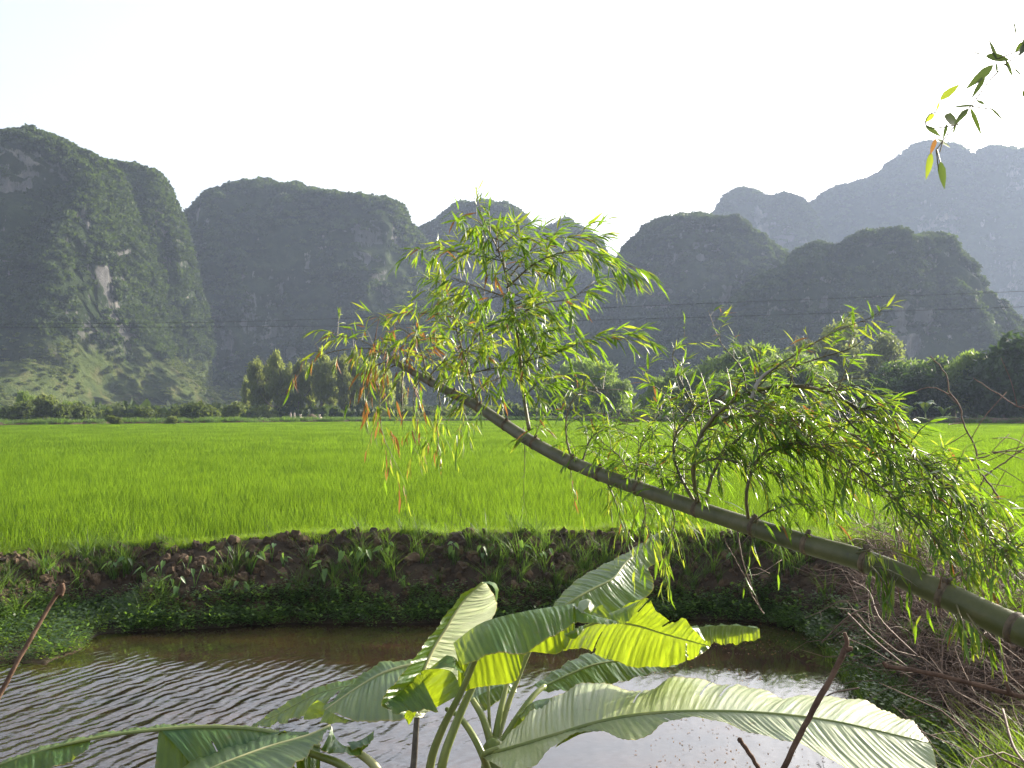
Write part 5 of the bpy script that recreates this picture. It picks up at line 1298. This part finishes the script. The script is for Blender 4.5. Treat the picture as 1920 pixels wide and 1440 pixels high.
# ------------------------------------------------------------------ bare sticks near the camera
def stick(pts, w0, w1, label, extra=()):
    t = empty('bare_stick', tuple(at(*pts[0]))); tag(t, label, 'stick')
    P_ = spline([at(*p) for p in pts], 26); P_ = [p + runit() * .0008 for p in P_]
    d = pts[0][2]; mb = MB(); r = [(w0 + (w1 - w0) * i / 25) / 2 / F * d * rnd.uniform(.92, 1.1) for i in range(26)]; mb.tube(P_, r, 9); mb.build('shaft', M['stick'], t)
    for ex, w_ in extra:
        mb = MB(); mb.tube(spline([at(*p) for p in ex], 8), [w_ / 2 / F * ex[0][2] * (1 - .06 * i) for i in range(8)], 7); mb.build('spur', M['stick'], t)
    fix(t)
stick([(-190, 1640, 2.0), (-60, 1410, 2.05), (2, 1298, 2.1), (55, 1202, 2.15), (98, 1128, 2.2), (114, 1100, 2.2)], 11, 8, 'thin brown stick leaning in from the lower left corner', [([(112, 1115, 2.2), (117, 1104, 2.2), (116, 1094, 2.2)], 14)])
stick([(1400, 1600, 1.9), (1470, 1440, 1.9), (1520, 1340, 1.92), (1560, 1268, 1.94), (1584, 1218, 1.95)], 11, 11, 'purple-brown stick standing before the tip of the long banana leaf', [([(1582, 1222, 1.95), (1588, 1205, 1.95), (1583, 1186, 1.95)], 11), ([(1584, 1218, 1.95), (1598, 1216, 1.95)], 14)])
stick([(1470, 1520, 1.95), (1422, 1440, 1.95), (1400, 1405, 1.95), (1386, 1386, 1.95)], 9, 8, 'short dark stick tip at the bottom edge left of the taller stick', [([(1388, 1388, 1.95), (1384, 1385, 1.95)], 12)])
stick([(2060, 1345, 2.9), (1920, 1308, 2.95), (1800, 1276, 3.0), (1720, 1258, 3.05), (1664, 1250, 3.1)], 10, 8, 'brown stick lying level across the brush at the right edge', [([(1664, 1250, 3.1), (1655, 1242, 3.1)], 10), ([(1895, 1302, 2.95), (1886, 1278, 2.95)], 9)])

# bare climbing stems at the right
def vine(pts, r, label, cat='stem', name='climbing_vine', tw=0):
    t = empty(name, tuple(at(*pts[-1]))); tag(t, label, cat)
    P_ = spline([at(*p) for p in pts], 40); P_ = [p + runit() * .004 for p in P_]; mb = MB(); mb.tube(P_, [r * (.5 + .6 * i / 39) for i in range(40)], 5); mb.build('main_stem', M['twig'], t)
    for k in range(tw):
        i = rnd.randint(8, 36); b = P_[i]; d = (runit() + Vector((0, 0, .4))).normalized(); L = rnd.uniform(.15, .5)
        mb = MB(); mb.tube(spline([b, b + d * L * .5 + runit() * .04, b + d * L + runit() * .08], 7), [r * .4] * 7, 4); mb.build('twig', M['twig'], t)
    fix(t)
vine([(1745, 668, 6.0), (1772, 700, 6.0), (1780, 735, 6.0), (1800, 762, 6.0), (1806, 795, 6.0), (1828, 840, 6.0), (1835, 880, 6.0), (1870, 930, 6.0), (1885, 990, 6.0), (1900, 1060, 6.0)], .007, 'tall crooked bare stem rising from the brush at right', tw=9)
vine([(1825, 708, 6.4), (1860, 732, 6.4), (1905, 760, 6.4), (1960, 800, 6.4), (2020, 1020, 6.4)], .006, 'short thin bare twig slanting before the dark trees', tw=2)
vine([(1990, 800, 6.2), (1920, 842, 6.2), (1880, 870, 6.2), (1840, 908, 6.2), (1850, 1000, 6.2), (1872, 1070, 6.2)], .007, 'bent bare stem crossing the rice at the right edge', tw=10)
vine([(1960, 860, 6.6), (1890, 845, 6.6), (1830, 862, 6.6), (1790, 880, 6.6), (1800, 960, 6.6), (1820, 1050, 6.6)], .007, 'fine tangled bare stem left of the bent one', tw=10)
vine([(1925, 960, 6.0), (1890, 1000, 6.0), (1870, 1050, 6.0), (1850, 1100, 5.9)], .006, 'bare stem among grass at the right edge above the culm', tw=8)
vine([(1355, 1000, 8.0), (1365, 1025, 8.1), (1385, 1060, 8.2), (1400, 1090, 8.3), (1412, 1120, 8.5), (1432, 1150, 8.6)], .006, 'thin red-brown stem hanging before the bank right of the rear leaf', tw=3)

# ------------------------------------------------------------------ dead brush heap on the right bank
mb = MB(); cnt = 0
for k in range(2600):
    y = rnd.uniform(4.2, 14.5); x0 = float(np.interp(y, [4.2, 6, 8, 11, 14.5], [2.6, 3.2, 3.8, 4.1, 5.0]))
    x = x0 + abs(rnd.gauss(.2, .9)) * (1.0 if y < 11 else .8); sd_ = float(shore_sd([x], [y])[0])
    if sd_ < .25: continue
    z = hz(x, y) + abs(rnd.gauss(.02, .16)); L = rnd.uniform(.2, .8) if rnd.random() < .8 else rnd.uniform(.8, 1.4)
    d = Vector((rnd.gauss(0, 1), rnd.gauss(0, 1), rnd.gauss(.1, .42))).normalized(); P_ = [Vector((x, y, z))]
    for s_ in range(4):
        d = (d + runit() * .45).normalized(); P_.append(P_[-1] + d * L / 4)
    r = rnd.uniform(.002, .005) * (1.5 if L > .8 else 1); mb.tube(P_, [r, r * .9, r * .75, r * .55, r * .3], 4, 0, False)
    for f_ in range(2):
        b = P_[rnd.randint(1, 3)]; dd_ = (d + runit()).normalized(); mb.tube([b, b + dd_ * L * .15 + runit() * .02, b + dd_ * L * .3], [r * .5, r * .4, r * .2], 3, 0, False)
o = mb.build('dead_brush', M['twig']); tag(o, 'tangled heap of dry brown twigs covering the right bank below the bamboo culm', 'brush', kind='stuff')
for i, (pts, lab) in enumerate((
    ([(1540, 1205, 10.0), (1600, 1150, 9.0), (1690, 1120, 8.4)], 'long pale twig sticking out of the brush toward the water'),
    ([(1590, 1150, 9.0), (1640, 1200, 8.2), (1700, 1250, 7.6)], 'pale bent twig lying over the left edge of the brush'),
    ([(1600, 1090, 9.4), (1630, 1110, 9.0), (1650, 1160, 8.6), (1720, 1230, 8.0)], 'slender twig arching down from the clods into the brush'),
    ([(1610, 1290, 8.2), (1560, 1300, 8.8), (1530, 1320, 9.0)], 'twig reaching over the pond edge above the pale leaf tip'),
    ([(1880, 1330, 5.0), (1900, 1400, 4.7), (1930, 1440, 4.5)], 'thin dry stalk in the lower right corner'))):
    b = MB(); b.tube(spline([at(*p) for p in pts], 12), .007, 5); tag(b.build('dry_twig', M['twig']), lab, 'twig')

# ------------------------------------------------------------------ haze
m = bpy.data.materials.new('haze'); m.use_nodes = True; nt = m.node_tree
nt.nodes.remove(nt.nodes['Principled BSDF'])
pv = nt.nodes.new('ShaderNodeVolumePrincipled'); pv.inputs['Color'].default_value = (.46, .55, .74, 1)
pv.inputs['Density'].default_value = HAZE; pv.inputs['Anisotropy'].default_value = .12
nt.links.new(pv.outputs[0], nt.nodes['Material Output'].inputs['Volume'])
mb = MB(); box(mb, (0, 965, 190), (3100, 2150, 386)); o = mb.build('haze', m, None, False); tag(o, 'thin bluish afternoon haze filling the valley', 'haze', kind='stuff')
